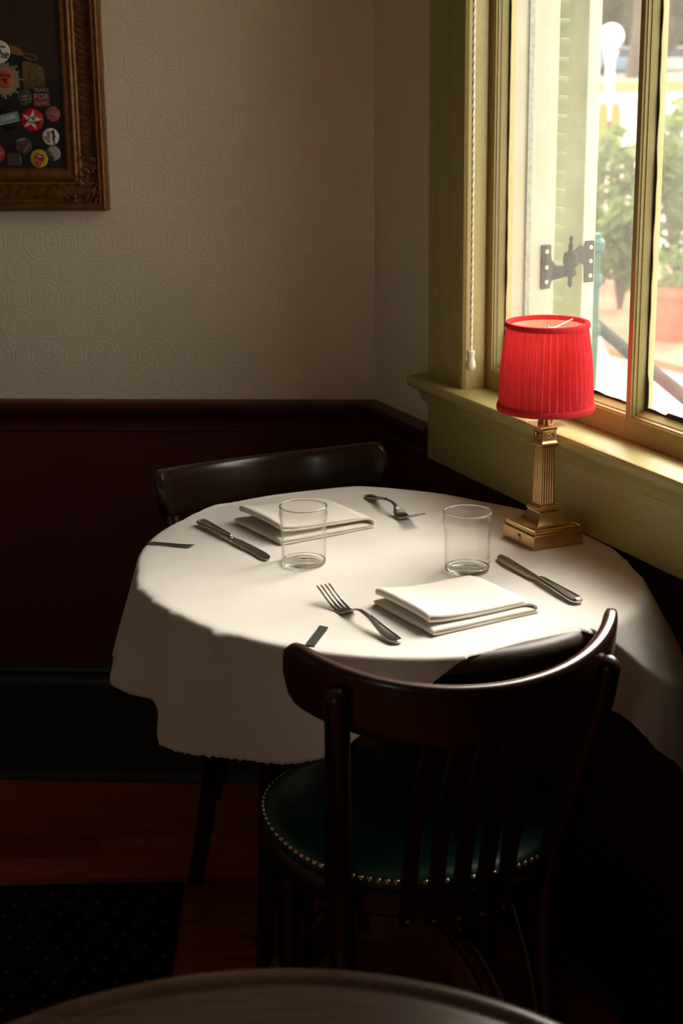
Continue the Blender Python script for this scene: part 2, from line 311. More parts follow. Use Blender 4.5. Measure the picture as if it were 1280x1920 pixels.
# ------------------------------------------------------------------ mesh helpers
class MB:
    def __init__(self): self.v = []; self.f = []; self.mi = []
    def add(self, vs, fs, mi=0):
        o = len(self.v); self.v += [tuple(p) for p in vs]
        self.f += [tuple(i + o for i in q) for q in fs]; self.mi += [mi] * len(fs); return self
    def box(self, c, s, rot=None, mi=0):
        x, y, z = s[0] / 2, s[1] / 2, s[2] / 2
        vs = [Vector((a * x, b * y, d * z)) for a in (-1, 1) for b in (-1, 1) for d in (-1, 1)]
        if rot is not None: vs = [rot @ p for p in vs]
        vs = [p + Vector(c) for p in vs]
        return self.add(vs, [(0, 1, 3, 2), (4, 6, 7, 5), (0, 4, 5, 1), (2, 3, 7, 6), (0, 2, 6, 4), (1, 5, 7, 3)], mi)
    def lathe(self, prof, n=48, c=(0, 0, 0), cap=True, mi=0):
        vs = []; fs = []
        for r, z in prof:
            for i in range(n):
                a = 2 * PI * i / n; vs.append((c[0] + r * math.cos(a), c[1] + r * math.sin(a), c[2] + z))
        for j in range(len(prof) - 1):
            for i in range(n):
                k = (i + 1) % n; fs.append((j * n + i, j * n + k, (j + 1) * n + k, (j + 1) * n + i))
        if cap:
            fs.append(tuple(range(n))[::-1]); fs.append(tuple((len(prof) - 1) * n + i for i in range(n)))
        return self.add(vs, fs, mi)
    def square_lathe(self, prof, c=(0, 0, 0), mi=0):     # (half width, z) rings of a square column
        vs = []; fs = []
        for r, z in prof:
            for sx, sy in ((-1, -1), (1, -1), (1, 1), (-1, 1)): vs.append((c[0] + sx * r, c[1] + sy * r, c[2] + z))
        for j in range(len(prof) - 1):
            for i in range(4):
                k = (i + 1) % 4; fs.append((j * 4 + i, j * 4 + k, (j + 1) * 4 + k, (j + 1) * 4 + i))
        fs.append((3, 2, 1, 0)); m = (len(prof) - 1) * 4; fs.append((m, m + 1, m + 2, m + 3))
        return self.add(vs, fs, mi)
    def tube(self, pts, rad, n=12, flat=1.0, closed=False, mi=0, upv=None):
        pts = [Vector(p) for p in pts]; N = len(pts); vs = []; fs = []
        rads = rad if isinstance(rad, (list, tuple)) else [rad] * N
        T = []
        for i in range(N):
            if closed: d = pts[(i + 1) % N] - pts[i - 1]
            else: d = pts[min(i + 1, N - 1)] - pts[max(i - 1, 0)]
            T.append(d.normalized())
        u = Vector(upv) if upv else (Vector((0, 0, 1)) if abs(T[0].z) < .9 else Vector((1, 0, 0)))
        for i in range(N):
            u = Vector(upv) if upv else u
            u = (u - T[i] * u.dot(T[i])).normalized(); w = T[i].cross(u)
            for k in range(n):
                a = 2 * PI * k / n; vs.append(pts[i] + (u * math.cos(a) + w * math.sin(a) * flat) * rads[i])
        L = N if closed else N - 1
        for i in range(L):
            j = (i + 1) % N
            for k in range(n):
                q = (k + 1) % n; fs.append((i * n + k, i * n + q, j * n + q, j * n + k))
        if not closed: fs.append(tuple(range(n))[::-1]); fs.append(tuple((N - 1) * n + k for k in range(n)))
        return self.add(vs, fs, mi)
    def sweep(self, rings, closed=False, cap=True, mi=0):   # explicit rings of equal point count
        n = len(rings[0]); vs = [p for r in rings for p in r]; fs = []; N = len(rings)
        for i in range(N if closed else N - 1):
            j = (i + 1) % N
            for k in range(n):
                q = (k + 1) % n; fs.append((i * n + k, i * n + q, j * n + q, j * n + k))
        if cap and not closed: fs.append(tuple(range(n))[::-1]); fs.append(tuple((N - 1) * n + k for k in range(n)))
        return self.add(vs, fs, mi)
    def poly(self, pts, y0, y1, mi=0):                      # outline in (x, z) thickened along y
        n = len(pts); vs = [(x, y0, z) for x, z in pts] + [(x, y1, z) for x, z in pts]
        fs = [tuple(range(n)), tuple(range(n, 2 * n))[::-1]] + [(i, (i + 1) % n, n + (i + 1) % n, n + i) for i in range(n)]
        return self.add(vs, fs, mi)
    def build(self, name, mats, parent=None, loc=(0, 0, 0), rot=(0, 0, 0), bevel=0, seg=2, angle=40, smooth=True, sub=0, weld=False):
        me = bpy.data.meshes.new(name); me.from_pydata(self.v, [], self.f)
        if not isinstance(mats, (list, tuple)): mats = [mats]
        for m in mats: me.materials.append(m)
        for p, i in zip(me.polygons, self.mi): p.material_index = i
        bm = bmesh.new(); bm.from_mesh(me)
        if weld: bmesh.ops.remove_doubles(bm, verts=bm.verts, dist=1e-5)
        bmesh.ops.recalc_face_normals(bm, faces=bm.faces); bm.to_mesh(me); bm.free()
        if smooth:
            me.polygons.foreach_set('use_smooth', [True] * len(me.polygons)); me.set_sharp_from_angle(angle=math.radians(angle))
        o = bpy.data.objects.new(name, me); COL.objects.link(o); o.location = loc; o.rotation_euler = rot
        if parent: o.parent = parent
        if bevel:
            b = o.modifiers.new('bevel', 'BEVEL'); b.width = bevel; b.segments = seg; b.limit_method = 'ANGLE'; b.angle_limit = math.radians(35); b.harden_normals = False
        if sub:
            b = o.modifiers.new('subdivision', 'SUBSURF'); b.levels = sub; b.render_levels = sub
        return o
def empty(name, loc, rz=0):
    o = bpy.data.objects.new(name, None); COL.objects.link(o); o.location = loc; o.rotation_euler = (0, 0, rz); o.empty_display_size = .05; return o
def tag(o, label=None, cat=None, group=None, kind=None):
    if label: o['label'] = label
    if cat: o['category'] = cat
    if group: o['group'] = group
    if kind: o['kind'] = kind
    return o
def text_mesh(name, s, size, mat, parent, loc, rot, shear=0, depth=.0002, sx=1):
    cu = bpy.data.curves.new(name, 'FONT'); cu.body = s; cu.size = size; cu.align_x = 'CENTER'; cu.align_y = 'CENTER'; cu.shear = shear; cu.extrude = depth; cu.offset = size * .012
    o = bpy.data.objects.new(name + '_tmp', cu); COL.objects.link(o)
    dg = bpy.context.evaluated_depsgraph_get(); me = bpy.data.meshes.new_from_object(o.evaluated_get(dg)); me.name = name
    bpy.data.objects.remove(o); me.materials.clear(); me.materials.append(mat)
    r = bpy.data.objects.new(name, me); COL.objects.link(r); r.parent = parent; r.location = loc; r.rotation_euler = rot; r.scale = (sx, 1, 1)
    return r
def spline(pts, n):
    pts = [Vector(p) for p in pts]; P = [pts[0] * 2 - pts[1]] + pts + [pts[-1] * 2 - pts[-2]]; out = []
    for i in range(1, len(P) - 2):
        for k in range(n):
            t = k / n; a, b, c, d = P[i - 1], P[i], P[i + 1], P[i + 2]
            out.append(.5 * ((2 * b) + (c - a) * t + (2 * a - 5 * b + 4 * c - d) * t * t + (3 * b - a - 3 * c + d) * t ** 3))
    return out + [pts[-1]]
def lerp_table(tab, x):
    for (x0, y0), (x1, y1) in zip(tab, tab[1:]):
        if x0 <= x <= x1:
            t = (x - x0) / (x1 - x0); return y0 + (y1 - y0) * t
    return tab[0][1] if x < tab[0][0] else tab[-1][1]
def smooth_table(tab, x, h=3):
    return sum(lerp_table(tab, x + k * h / 3) for k in range(-3, 4)) / 7

# ================================================================== THE ROOM
CEIL = 2.75
# floor and ceiling: one polygon each
TL = bloc(3.1, 0, 0); far_s = 5.3; TR = wloc(far_s, 0, 0)
corner = wloc(0, 0, 0)
plan = [(corner.x, corner.y), (TL.x, TL.y), (TL.x, TR.y), (TR.x, TR.y)]
out = [(corner.x + .12, corner.y + .16), (TL.x - .14, TL.y + .16), (TL.x - .14, TR.y - .14), (TR.x + .16, TR.y - .14)]
def slab(name, z0, z1, mat):
    mb = MB(); n = 4
    mb.add([(x, y, z0) for x, y in out] + [(x, y, z1) for x, y in out], [(3, 2, 1, 0), (4, 5, 6, 7)] + [(i, (i + 1) % n, n + (i + 1) % n, n + i) for i in range(n)])
    o = mb.build(name, mat, smooth=False); tag(o, kind='structure'); return o
slab('floor', FZ - .1, FZ, M['floor']); slab('ceiling', CEIL, CEIL + .1, M['ceiling'])
# back wall
o = MB().box((-1.55 + .0, .07, (CEIL + FZ) / 2), (3.1 + .0, .14, CEIL - FZ)).build('wall_back', M['wallpaper'], loc=(CX, CY, 0), rot=(0, 0, BA), smooth=False); tag(o, kind='structure'); wall_back = o
w = MB().box((-1.55, -.003, (.76 + FZ) / 2), (3.098, .006, .76 - FZ)).build('wainscot', M['maroon'], o, smooth=False)
# window wall with its opening
S0, S1, Z0, Z1 = .405, 1.285, .885, 2.30
mb = MB()
for (a, b, c, d) in ((0, S0, FZ, CEIL), (S1, far_s, FZ, CEIL), (S0, S1, FZ, Z0), (S0, S1, Z1, CEIL)):
    mb.box(((a + b) / 2, .07, (c + d) / 2), (b - a, .14, d - c))
wall_right = mb.build('wall_right', M['wallpaper'], loc=(CX, CY, 0), rot=(0, 0, WA), smooth=False, weld=False); tag(wall_right, kind='structure')
MB().box((far_s / 2, -.003, (.76 + FZ) / 2), (far_s, .006, .76 - FZ)).build('wainscot', M['maroon'], wall_right, smooth=False)
o = MB().box((TL.x - .07, (TL.y + TR.y) / 2, (CEIL + FZ) / 2), (.14, TL.y - TR.y + .2, CEIL - FZ)).build('wall_left', M['ceiling'], smooth=False); tag(o, kind='structure')
mb = MB(); fx_a, fx_b, fz_a, fz_b = -1.72, -1.20, 1.20, 1.74; xl, xr = TL.x - .15, TR.x + .15  # front wall, with an opening added to let in fill light
for a_, b_, c_, d_ in ((xl, fx_a, FZ, CEIL), (fx_b, xr, FZ, CEIL), (fx_a, fx_b, FZ, fz_a), (fx_a, fx_b, fz_b, CEIL)):
    mb.box(((a_ + b_) / 2, TR.y - .07, (c_ + d_) / 2), (b_ - a_, .14, d_ - c_))
o = mb.build('wall_front', M['ceiling'], smooth=False); tag(o, kind='structure')
w2 = empty('added_fill_window', ((fx_a + fx_b) / 2, TR.y - .07, fz_a)); tag(w2, kind='structure')  # made-up window, out of view, added for dim fill light
for x_ in (-.245, .245): MB().box((x_, 0, .27), (.03, .05, .54)).build('sash_stile', M['green'], w2)
for z_ in (.015, .525): MB().box((0, 0, z_), (.46, .05, .03)).build('sash_rail', M['green'], w2)
MB().box((0, 0, .27), (.48, .003, .50)).build('glass_pane', M['pane'], w2, smooth=False)
def moulding(name, prof, pts_n, mat, kind='structure', smooth_angle=30):
    """sweep a (out, up) profile along floor-plan points with given outward normals (mitred)"""
    mb = MB(); rings = [[(p.x + m.x * d, p.y + m.y * d, z) for d, z in prof] for p, m in pts_n]
    mb.sweep(rings); o = mb.build(name, mat, angle=smooth_angle); tag(o, kind=kind); return o
mit = (bn + nn) / (1 + bn.dot(nn))
def two_walls(t_end, s_end): return [(bloc(t_end, 0, 0), bn), (corner, mit), (wloc(s_end, 0, 0), nn)]
rail_prof = [(0, .742), (.011, .742), (.0135, .7445), (.0135, .7495), (.0105, .752), (.008, .755), (.0085, .762), (.0115, .771), (.018, .779), (.025, .783), (.0255, .7855), (.028, .787), (.030, .7915), (.030, .801), (.0275, .8045), (.020, .806), (0, .806)]
moulding('trim_1', rail_prof, two_walls(3.08, .2635), M['maroon'])
base_prof = [(0, FZ), (.032, FZ), (.032, FZ + .006), (.030, FZ + .016), (.024, FZ + .022), (.020, FZ + .024), (.020, .188), (.0235, .190), (.0235, .199), (.019, .203), (.016, .212), (.016, .224), (.019, .2285), (.017, .236), (.010, .241), (0, .241)]
moulding('baseboard_back', base_prof, [(bloc(3.08, 0, 0), bn), (corner, mit)], M['black_paint'])
moulding('baseboard_right', base_prof, [(corner, mit), (wloc(5.2, 0, 0), nn)], M['black_paint'])

# ---------------------------------------------------------------- the window
win = empty('window_1', (CX, CY, 0), WA); tag(win, kind='structure')
def vert(name, prof_sd, z0, z1, mat, parent=win, **k):
    mb = MB(); n = len(prof_sd)
    rings = [[Wp(s, d, z) for s, d in prof_sd] for z in (z0, z1)]
    mb.sweep(rings); return mb.build(name, mat, parent, angle=k.get('angle', 25))
def horiz(name, prof_dz, s0, s1, mat, parent=win, s_trim=None, **k):
    mb = MB(); rings = [[Wp(s, d, z) for d, z in prof_dz] for s in (s0, s1)]
    mb.sweep(rings); return mb.build(name, mat, parent, angle=k.get('angle', 25), bevel=k.get('bevel', 0))
SILL = .905
def casing_prof(a, sg):    # fluted casing from its wall edge a towards the opening
    P = [(0, 0), (0, .019), (.003, .022), (.031, .022), (.0325, .0185), (.0345, .0185), (.036, .022), (.074, .022), (.0755, .0185), (.0775, .0185), (.079, .022),
         (.118, .022), (.1205, .019), (.124, .0185), (.1275, .020), (.131, .0265), (.136, .0285), (.141, .0275), (.1455, .0225), (.147, .016), (.147, -.012), (.138, -.014), (.138, 0)]
    return [(a + sg * x, y) for x, y in P]
vert('casing', casing_prof(.266, 1), SILL, 2.32, M['green'])
vert('casing', casing_prof(1.424, -1)[::-1], SILL, 2.32, M['green'])
horiz('head_casing', [(0, 2.30), (.022, 2.30), (.022, 2.41), (.035, 2.42), (.035, 2.44), (0, 2.44)], .255, 1.435, M['green'])
sill_prof = [(-.025, SILL - .022), (-.025, SILL), (.046, SILL), (.0515, SILL - .002), (.0545, SILL - .007), (.0545, SILL - .014), (.052, SILL - .019), (.0465, SILL - .022), (.042, SILL - .0245), (.034, SILL - .029), (.028, SILL - .036), (.0255, SILL - .042), (.024, SILL - .0475), (.0235, SILL - .050), (0, SILL - .050), (0, SILL - .022)]
sl = horiz('window_sill', sill_prof, .247, 1.443, M['greenh'])
horiz('apron', [(0, .7475), (.017, .7475), (.020, .7505), (.020, .850), (.0225, .852), (.0235, .8555), (0, .8555)], .2645, 1.426, M['greenh'])
# exterior jambs, head and cill
MB().box(Wp(.418, -.0805, 1.60), (.026, .115, 1.43)).build('exterior_jamb', M['cream'], win, bevel=.002)
MB().box(Wp(.4335, -.082, 1.60), (.005, .009, 1.42)).build('weather_strip', M['strip'], win)
MB().box(Wp(1.272, -.0805, 1.60), (.026, .115, 1.43)).build('exterior_jamb', M['cream'], win, bevel=.002)
MB().box(Wp(.845, -.0805, 2.295), (.84, .115, .02)).build('exterior_head', M['cream'], win)
horiz('exterior_cill', [(-.02, .895), (-.02, .925), (-.055, .925), (-.19, .90), (-.19, .885), (-.14, .885)], .405, 1.285, M['cream'])
# the sash: frame pieces with stepped glazing beads, then two panes
DF, DG = -.018, -.0395                # face and glass depth
steps = [(0, DF), (.0010, DF - .0035), (.0026, DF - .0035), (.0034, DF - .0085), (.0050, DF - .0085), (.0080, DF - .0205)]
rsteps = [(0, DF), (.0018, DF - .0020), (.0034, DF - .0026), (.0050, DF - .0075), (.0064, DF - .0080), (.0130, DF - .0205)]
def stile(s_out, s_in, sg):          # profile from outer edge to the glass
    P = [(s_out, DF - .034), (s_out, DF)] + [(s_in + sg * x, d) for x, d in steps] + [(s_in + sg * .0080, DF - .034)]
    return P
sash_bot, sash_top = .9055, 2.285
vert('sash_stile', stile(.4005, .4275, 1), sash_bot, sash_top, M['green'])
vert('sash_stile', stile(1.2895, 1.2625, -1)[::-1], sash_bot, sash_top, M['green'])
mc = .8435
vert('mullion', [(mc - .0055 - x, d) for x, d in steps[::-1]] + [(mc + .0055 + x, d) for x, d in steps] + [(mc + .0135, DF - .034), (mc - .0135, DF - .034)], .942, sash_top, M['green'])
bead_z = .9385
prof = [(DF - .034, sash_bot), (DF, sash_bot)] + [(d, bead_z + x) for x, d in rsteps] + [(DF - .034, bead_z + .0130)]
horiz('bottom_rail', prof, .4275 + .001, mc - .0060, M['greenh'])
horiz('bottom_rail', prof, mc + .0060, 1.2615, M['greenh'])
MB().box(Wp(mc, DF - .017 - .0003, .925), (.0122, .034, .039)).build('rail_joint', M['greenh'], win)
horiz('top_rail', [(DF - .034, sash_top), (DF, sash_top)] + [(d, 2.245 - x) for x, d in rsteps] + [(DF - .034, 2.232)], .4275, 1.2625, M['greenh'])
def ragged(name, s, sg, z0, z1, parent):   # crumbling dark putty line beside the glass
    mb = MB(); rings = []; n = 90
    for i in range(n + 1):
        z = z0 + (z1 - z0) * i / n; wd = .0035 + .0035 * noise.noise((z * 22, s * 50, 1)) + (.004 if i < 4 else 0); wd = max(wd, .001)
        rings.append([Wp(s, DG - .0003, z), Wp(s, DG + .0012, z), Wp(s + sg * wd, DG + .0010, z), Wp(s + sg * wd, DG - .0003, z)])
    mb.sweep(rings); return mb.build(name, M['putty'], parent, smooth=False)
for k, (a, b) in enumerate(((.4355, mc - .0135), (mc + .0135, 1.2545))):
    g = MB().box(Wp((a + b) / 2, DG - .002, 1.59), (b - a + .004, .003, 1.275)).build('glass_pane', M['pane'], win, smooth=False)
    ragged('putty', a, 1, bead_z + .0130, 2.232, win)
    mb = MB(); rings = []
    for i in range(61):
        s = a + (b - a) * i / 60; hgt = .003 + .004 * max(0, noise.noise((s * 20, k * 9, 4))) + (.004 if k and .15 < (s - a) / (b - a) < .5 else 0)
        z = bead_z + .0130
        rings.append([Wp(s, DG - .0003, z), Wp(s, DG + .0012, z), Wp(s, DG + .001, z + hgt), Wp(s, DG - .0003, z + hgt)])
    mb.sweep(rings); mb.build('putty', M['putty'], win, smooth=False)

# exterior wall siding strip is the outer face of wall_right; the open shutter with its hinge
sh = empty('window_shutter', wloc(0.18, -.2075, 1.62), WA)
tag(sh, 'pale green louvred shutter folded back outside the window', 'shutter')
def shb(name, s, z, ss, zz, th=.026): return MB().box((s - .19, 0, z - 1.62), (ss, th, zz)).build(name, M['shutter'], sh, bevel=.002)
shb('stile', .409, 1.62, .062, 1.44); shb('stile', -.029, 1.62, .062, 1.44)
shb('rail', .19, .94, .376, .08); shb('rail', .19, 2.30, .376, .08); shb('rail', .19, 1.62, .376, .06)
mb = MB(); rl = Matrix.Rotation(math.radians(-24), 3, 'X')
for i in range(40):
    z = .995 + i * .032
    if abs(z - 1.62) < .045 or z > 2.25: continue
    mb.box((0, 0, z - 1.62), (.376, .006, .037), rl)
mb.build('louvres', M['shutter'], sh, smooth=False)
hg = empty('shutter_hinge', wloc(.438, -.166, 1.112), WA)
tag(hg, 'weathered iron hinge joining the window jamb to the pale green shutter', 'hinge')
def hp(d, z): return (0, -(d + .166), z - 1.112)
def leafplate(name, pts, s0, s1):
    mb = MB(); n = len(pts)
    vs = [(s0, *hp(d, z)[1:]) for d, z in pts] + [(s1, *hp(d, z)[1:]) for d, z in pts]
    mb.add(vs, [tuple(range(n))[::-1], tuple(range(n, 2 * n))] + [(i, (i + 1) % n, n + (i + 1) % n, n + i) for i in range(n)])
    return mb.build(name, M['iron'], hg, bevel=.0008)
lf = leafplate('leaf', [(-.110, 1.073), (-.110, 1.148), (-.128, 1.148), (-.129, 1.124), (-.138, 1.112), (-.150, 1.110), (-.162, 1.112), (-.162, 1.092), (-.146, 1.089), (-.130, 1.086), (-.127, 1.073)], -.006, -.002)
rf = leafplate('leaf', [(-.2165, 1.078), (-.2165, 1.150), (-.199, 1.150), (-.198, 1.141), (-.188, 1.143), (-.176, 1.134), (-.168, 1.126), (-.168, 1.104), (-.180, 1.106), (-.188, 1.114), (-.198, 1.108), (-.199, 1.078)], -.0075, -.0035)
MB().lathe([(0.0005, .050), (.003, .047), (.0035, .043), (.002, .040), (.0035, .036), (.0045, .031), (.003, .027), (.006, .022), (.0115, .020), (.0130, .012), (.0130, .002), (.0100, -.001), (.0085, -.004), (.0085, -.010), (.0110, -.012), (.0110, -.018), (.0055, -.021), (.003, -.026), (.0045, -.031), (.003, -.037), (.0005, -.040)][::-1], 20, cap=True).build('hinge_pin', M['iron'], hg)
for lfp, d, zs, x in ((lf, -.119, (1.137, 1.110, 1.085), -.0015), (rf, -.2085, (1.139, 1.115, 1.090), -.0030)):
    for z in zs:
        mb = MB().lathe([(.0001, .0008), (.0012, .0008), (.0014, .0016), (.0036, .0016), (.0040, 0), (.0001, 0)], 16, cap=False)
        p = hp(d, z); mb.build('screw', M['screw'], lfp, loc=(x, p[1], p[2]), rot=(0, PI / 2, 0))

# blind cord
cd = empty('blind_cord', wloc(.449, .034, .95), WA); tag(cd, 'twisted white blind cord with an ivory acorn pull beside the window', 'cord')
mb = MB()
for k in range(3):
    pts = []
    for i in range(420):
        z = .028 + i * .00375; a = i * .55 + k * 2 * PI / 3; r = .0013
        pts.append((r * math.cos(a) + .0012 * math.sin(z * 9), r * math.sin(a), z))
    mb.tube(pts, .0015, 6)
mb.build('cord', M['cotton'], cd)
MB().lathe([(.0005, -.004), (.005, -.0035), (.0078, 0), (.0088, .005), (.0078, .011), (.0060, .016), (.0058, .021), (.0072, .027), (.0074, .0295), (.0062, .031), (.001, .031)], 24).build('acorn_pull', M['ivory'], cd)

# ================================================================== OUTSIDE
GZ = -.5
def strip_xy(name, pts, z0, z1, mat, **k):
    mb = MB(); n = len(pts)
    mb.add([(x, y, z0) for x, y in pts] + [(x, y, z1) for x, y in pts], [tuple(range(n))[::-1], tuple(range(n, 2 * n))] + [(i, (i + 1) % n, n + (i + 1) % n, n + i) for i in range(n)])
    o = mb.build(name, mat, smooth=False); tag(o, kind='structure'); return o
strip_xy('street', [(-40, 17), (90, 17), (110, 190), (-40, 190)], GZ - .1, GZ, M['street'])
strip_xy('pavement', [(-4, 3.9), (3.2, -3.5), (14, -3.5), (14, 17), (-4, 17)], GZ - .1, GZ + .005, M['pavement'])
strip_xy('garden_bed', [(1.75, 10.4), (2.2, 9.6), (4.4, 8.9), (4.4, 15.2), (2.6, 15.2), (2.15, 14.6)], GZ + .005, GZ + .05, M['soil'])
# black handrail beside the steps
hr = empty('handrail', (.99, 5.5, GZ), 0); tag(hr, 'black iron handrail running across the pavement outside the window', 'handrail')
MB().tube([(-.074, 1.7, .95), (0, .0, .95), (.078, -1.4, .95)], .022, 12).build('rail', M['red_rail'], hr)
for y in (1.6, -1.3): MB().tube([(-.05 * y, y, .006), (-.05 * y, y, .94)], .016, 10).build('post', M['red_rail'], hr)
# picket fence
fx0, fx1, fy = -.77, 2.62, 15.5
fn = empty('picket_fence', (fx0, fy, GZ)); tag(fn, 'yellow-green picket fence with rounded tops beyond the garden', 'fence')
npk = 29; px_ = MB().poly([(-.043, .01), (.043, .01), (.043, 1.34), (.03, 1.385), (.012, 1.40), (-.012, 1.40), (-.03, 1.385), (-.043, 1.34)], -.012, .012)
p0 = px_.build('picket', M['fence'], fn, loc=(.05, 0, 0), smooth=False)
for i in range(1, npk):
    c = p0.copy(); COL.objects.link(c); c.parent = fn; c.location = (.05 + i * .118, 0, 0)
for z in (1.18, .30): MB().box((1.70, .035, z), (3.40, .04, .12)).build('rail', M['fence'], fn, smooth=False)
# lamp post
lp = empty('globe_lamp_post', (3.57, 22, GZ)); tag(lp, 'white street lamp post topped by a round white globe', 'street lamp')
MB().lathe([(.14, .0), (.14, .12), (.09, .18), (.075, .5), (.06, 1.70), (.10, 1.76), (.10, 1.82)], 20).build('post', M['whitepaint'], lp)
MB().lathe([(.165 * math.sin(a * PI / 14) + .0005, 1.985 - .165 * math.cos(a * PI / 14)) for a in range(15)], 28).build('globe', M['globe'], lp)
# teal iron bench end / post
tp = empty('iron_post', (.876, 5.55, GZ)); tag(tp, 'teal green cast-iron post with scroll brackets beside the shutter', 'post')
MB().box((0, 0, .68), (.026, .03, 1.34)).build('shaft', M['teal'], tp, bevel=.004)
for z, s in ((1.31, .055), (1.19, .045), (1.02, .045), (.62, .04)): MB().lathe([(.012, -.03), (s / 2, -.015), (s / 2, .012), (.012, .03)], 16, c=(0, 0, z)).build('collar', M['teal'], tp)
MB().box((0, 0, .01), (.09, .09, .02)).build('foot_plate', M['teal'], tp)
# shrubs and trees
def leaves(mb, c, r, n, size, squash=1.0):
    for i in range(n):
        while True:
            p = Vector((random.uniform(-1, 1), random.uniform(-1, 1), random.uniform(-1, 1)))
            if .25 < p.length < 1: break
        p = Vector((p.x * r, p.y * r, p.z * r * squash)) + Vector(c)
        a = Matrix.Rotation(random.uniform(0, 6.28), 3, 'Z') @ Matrix.Rotation(random.uniform(-1.1, 1.1), 3, 'X') @ Matrix.Rotation(random.uniform(-.6, .6), 3, 'Y')
        s = size * random.uniform(.6, 1.3)
        vs = [p + a @ Vector(q) * s for q in ((0, -1, 0), (.42, -.25, .12), (.36, .45, .05), (0, 1, -.12), (-.36, .45, .05), (-.42, -.25, .12))]
        mb.add(vs, [(0, 1, 2, 3), (0, 3, 4, 5)])
def shrub(x, y, h, r, label, n=420):
    t = empty('garden_shrub', (x, y, GZ + .05)); tag(t, label, 'shrub', 'shrubs in the garden bed')
    mb = MB()
    for i in range(7):
        a = i * 2.4; mb.tube([(0, 0, 0), (r * .3 * math.cos(a), r * .3 * math.sin(a), h * .4), (r * .6 * math.cos(a), r * .6 * math.sin(a), h * .75)], [.02, .014, .006], 6)
    mb.build('stems', M['bark'], t)
    mb = MB(); leaves(mb, (0, 0, h * .60), r, n, .07, h * .42 / r); mb.build('foliage', M['leaf'], t, smooth=False)
shrub(2.16, 13.3, 1.25, .34, 'loose green shrub in front of the picket fence, seen through the left pane')
shrub(2.08, 12.0, .8, .2, 'low green shrub beside the pavement behind the window mullion', 320)
shrub(2.42, 11.45, 1.45, .36, 'tall leafy green shrub seen through the right pane', 620)
shrub(2.98, 13.7, 1.5, .46, 'dense green shrub at the right edge of the right pane', 620)
pt = empty('planter', (2.21, 10.72, GZ + .05)); tag(pt, 'terracotta planter standing at the end of the garden bed', 'planter')
MB().lathe([(.13, 0), (.18, .30), (.20, .30), (.20, .36), (.18, .36), (.165, .30)], 28).build('pot', M['terracotta'], pt)
mb = MB(); leaves(mb, (0, 0, .46), .2, 90, .05); mb.build('foliage', M['leaf'], pt, smooth=False)
kb = MB().box((0, 0, .2), (9, .5, .4)).build('kerb_wall', M['hedge_wall'], loc=(13.5, 62, GZ), smooth=False); tag(kb, 'low yellowish wall across the far side of the street', 'wall')
def tree(x, y, h, rt_, rc, label, n=700):
    t = empty('shade_tree', (x, y, GZ)); tag(t, label, 'tree', 'trees beyond the street')
    MB().tube([(0, 0, 0), (.1, 0, h * .3), (-.05, .1, h * .6), (.1, 0, h * .8)], [rt_, rt_ * .8, rt_ * .6, rt_ * .2], 12).build('trunk', M['bark'], t)
    mb = MB(); leaves(mb, (0, 0, h * .68), rc, n, .45, .75); mb.build('crown', M['leaf2'], t, smooth=False)
tree(9.6, 72, 8, .8, 2.6, 'broad tree with brown trunk beyond the street, seen through the left pane')
tree(15.4, 84, 9, 1.0, 2.8, 'large tree behind the parked cars at the top of the left pane')
tree(18.9, 76, 8, 1.1, 2.7, 'broad tree at the top of the right pane')
tree(25.0, 88, 9, .9, 3.0, 'tall tree at the top right corner beyond the right pane')
M['hedge_leaf'] = leaf_mat('far_hedge_leaves', srgb(72, 66, 46), srgb(104, 94, 66))
def hedge(x, y, wd, h, label):
    mb = MB(); rnd = random.Random(int(x * 10))
    for i in range(900):
        p = Vector((rnd.uniform(-wd, wd), rnd.uniform(-.8, .8), rnd.uniform(.1, h))); a = Matrix.Rotation(rnd.uniform(0, 6.28), 3, 'Z') @ Matrix.Rotation(rnd.uniform(-1.3, 1.3), 3, 'X')
        mb.add([p + a @ Vector(q) * rnd.uniform(.3, .6) for q in ((0, -1, 0), (.5, 0, .1), (0, 1, 0), (-.5, 0, .1))], [(0, 1, 2, 3)])
    mb.box((0, .4, h * .46), (wd * 1.96, .8, h * .92)); o = mb.build('hedge', M['hedge_leaf'], loc=(x, y, GZ), smooth=False); tag(o, label, 'hedge')
hedge(11, 96, 8, 6.0, 'dark green hedge far behind the parked cars')
hedge(27.2, 98, 8, 6.0, 'dark green hedge far behind the right pane')
def car(x, y, rz, paint, label, sc_=1):
    t = empty('parked_car', (x, y, GZ), rz); tag(t, label, 'car', 'cars parked across the street')
    MB().poly([(-2.1, .28), (2.1, .28), (2.12, .6), (2.0, .82), (1.1, .92), (-1.6, .95), (-2.1, .9)], -.85, .85).build('body', paint, t, bevel=.06)
    MB().poly([(-1.7, .93), (1.0, .91), (.45, 1.38), (-1.1, 1.42)], -.74, .74).build('windows', M['carglass'], t, bevel=.05)
    MB().poly([(-1.18, 1.38), (.50, 1.35), (.40, 1.44), (-1.05, 1.47)], -.72, .72).build('roof', paint, t, bevel=.03)
    for wx in (-1.3, 1.3):
        for wy in (-.78, .78): MB().lathe([(.02, -.1), (.32, -.1), (.32, .1), (.02, .1)], 24).build('wheel', M['tyre'], t, loc=(wx, wy, .32), rot=(PI / 2, 0, 0))
car(14.9, 88, .3, M['carblue'], 'pale blue car parked left of the globe lamp')
car(17.8, 86, 2.9, M['carwhite'], 'white car parked right of the globe lamp')

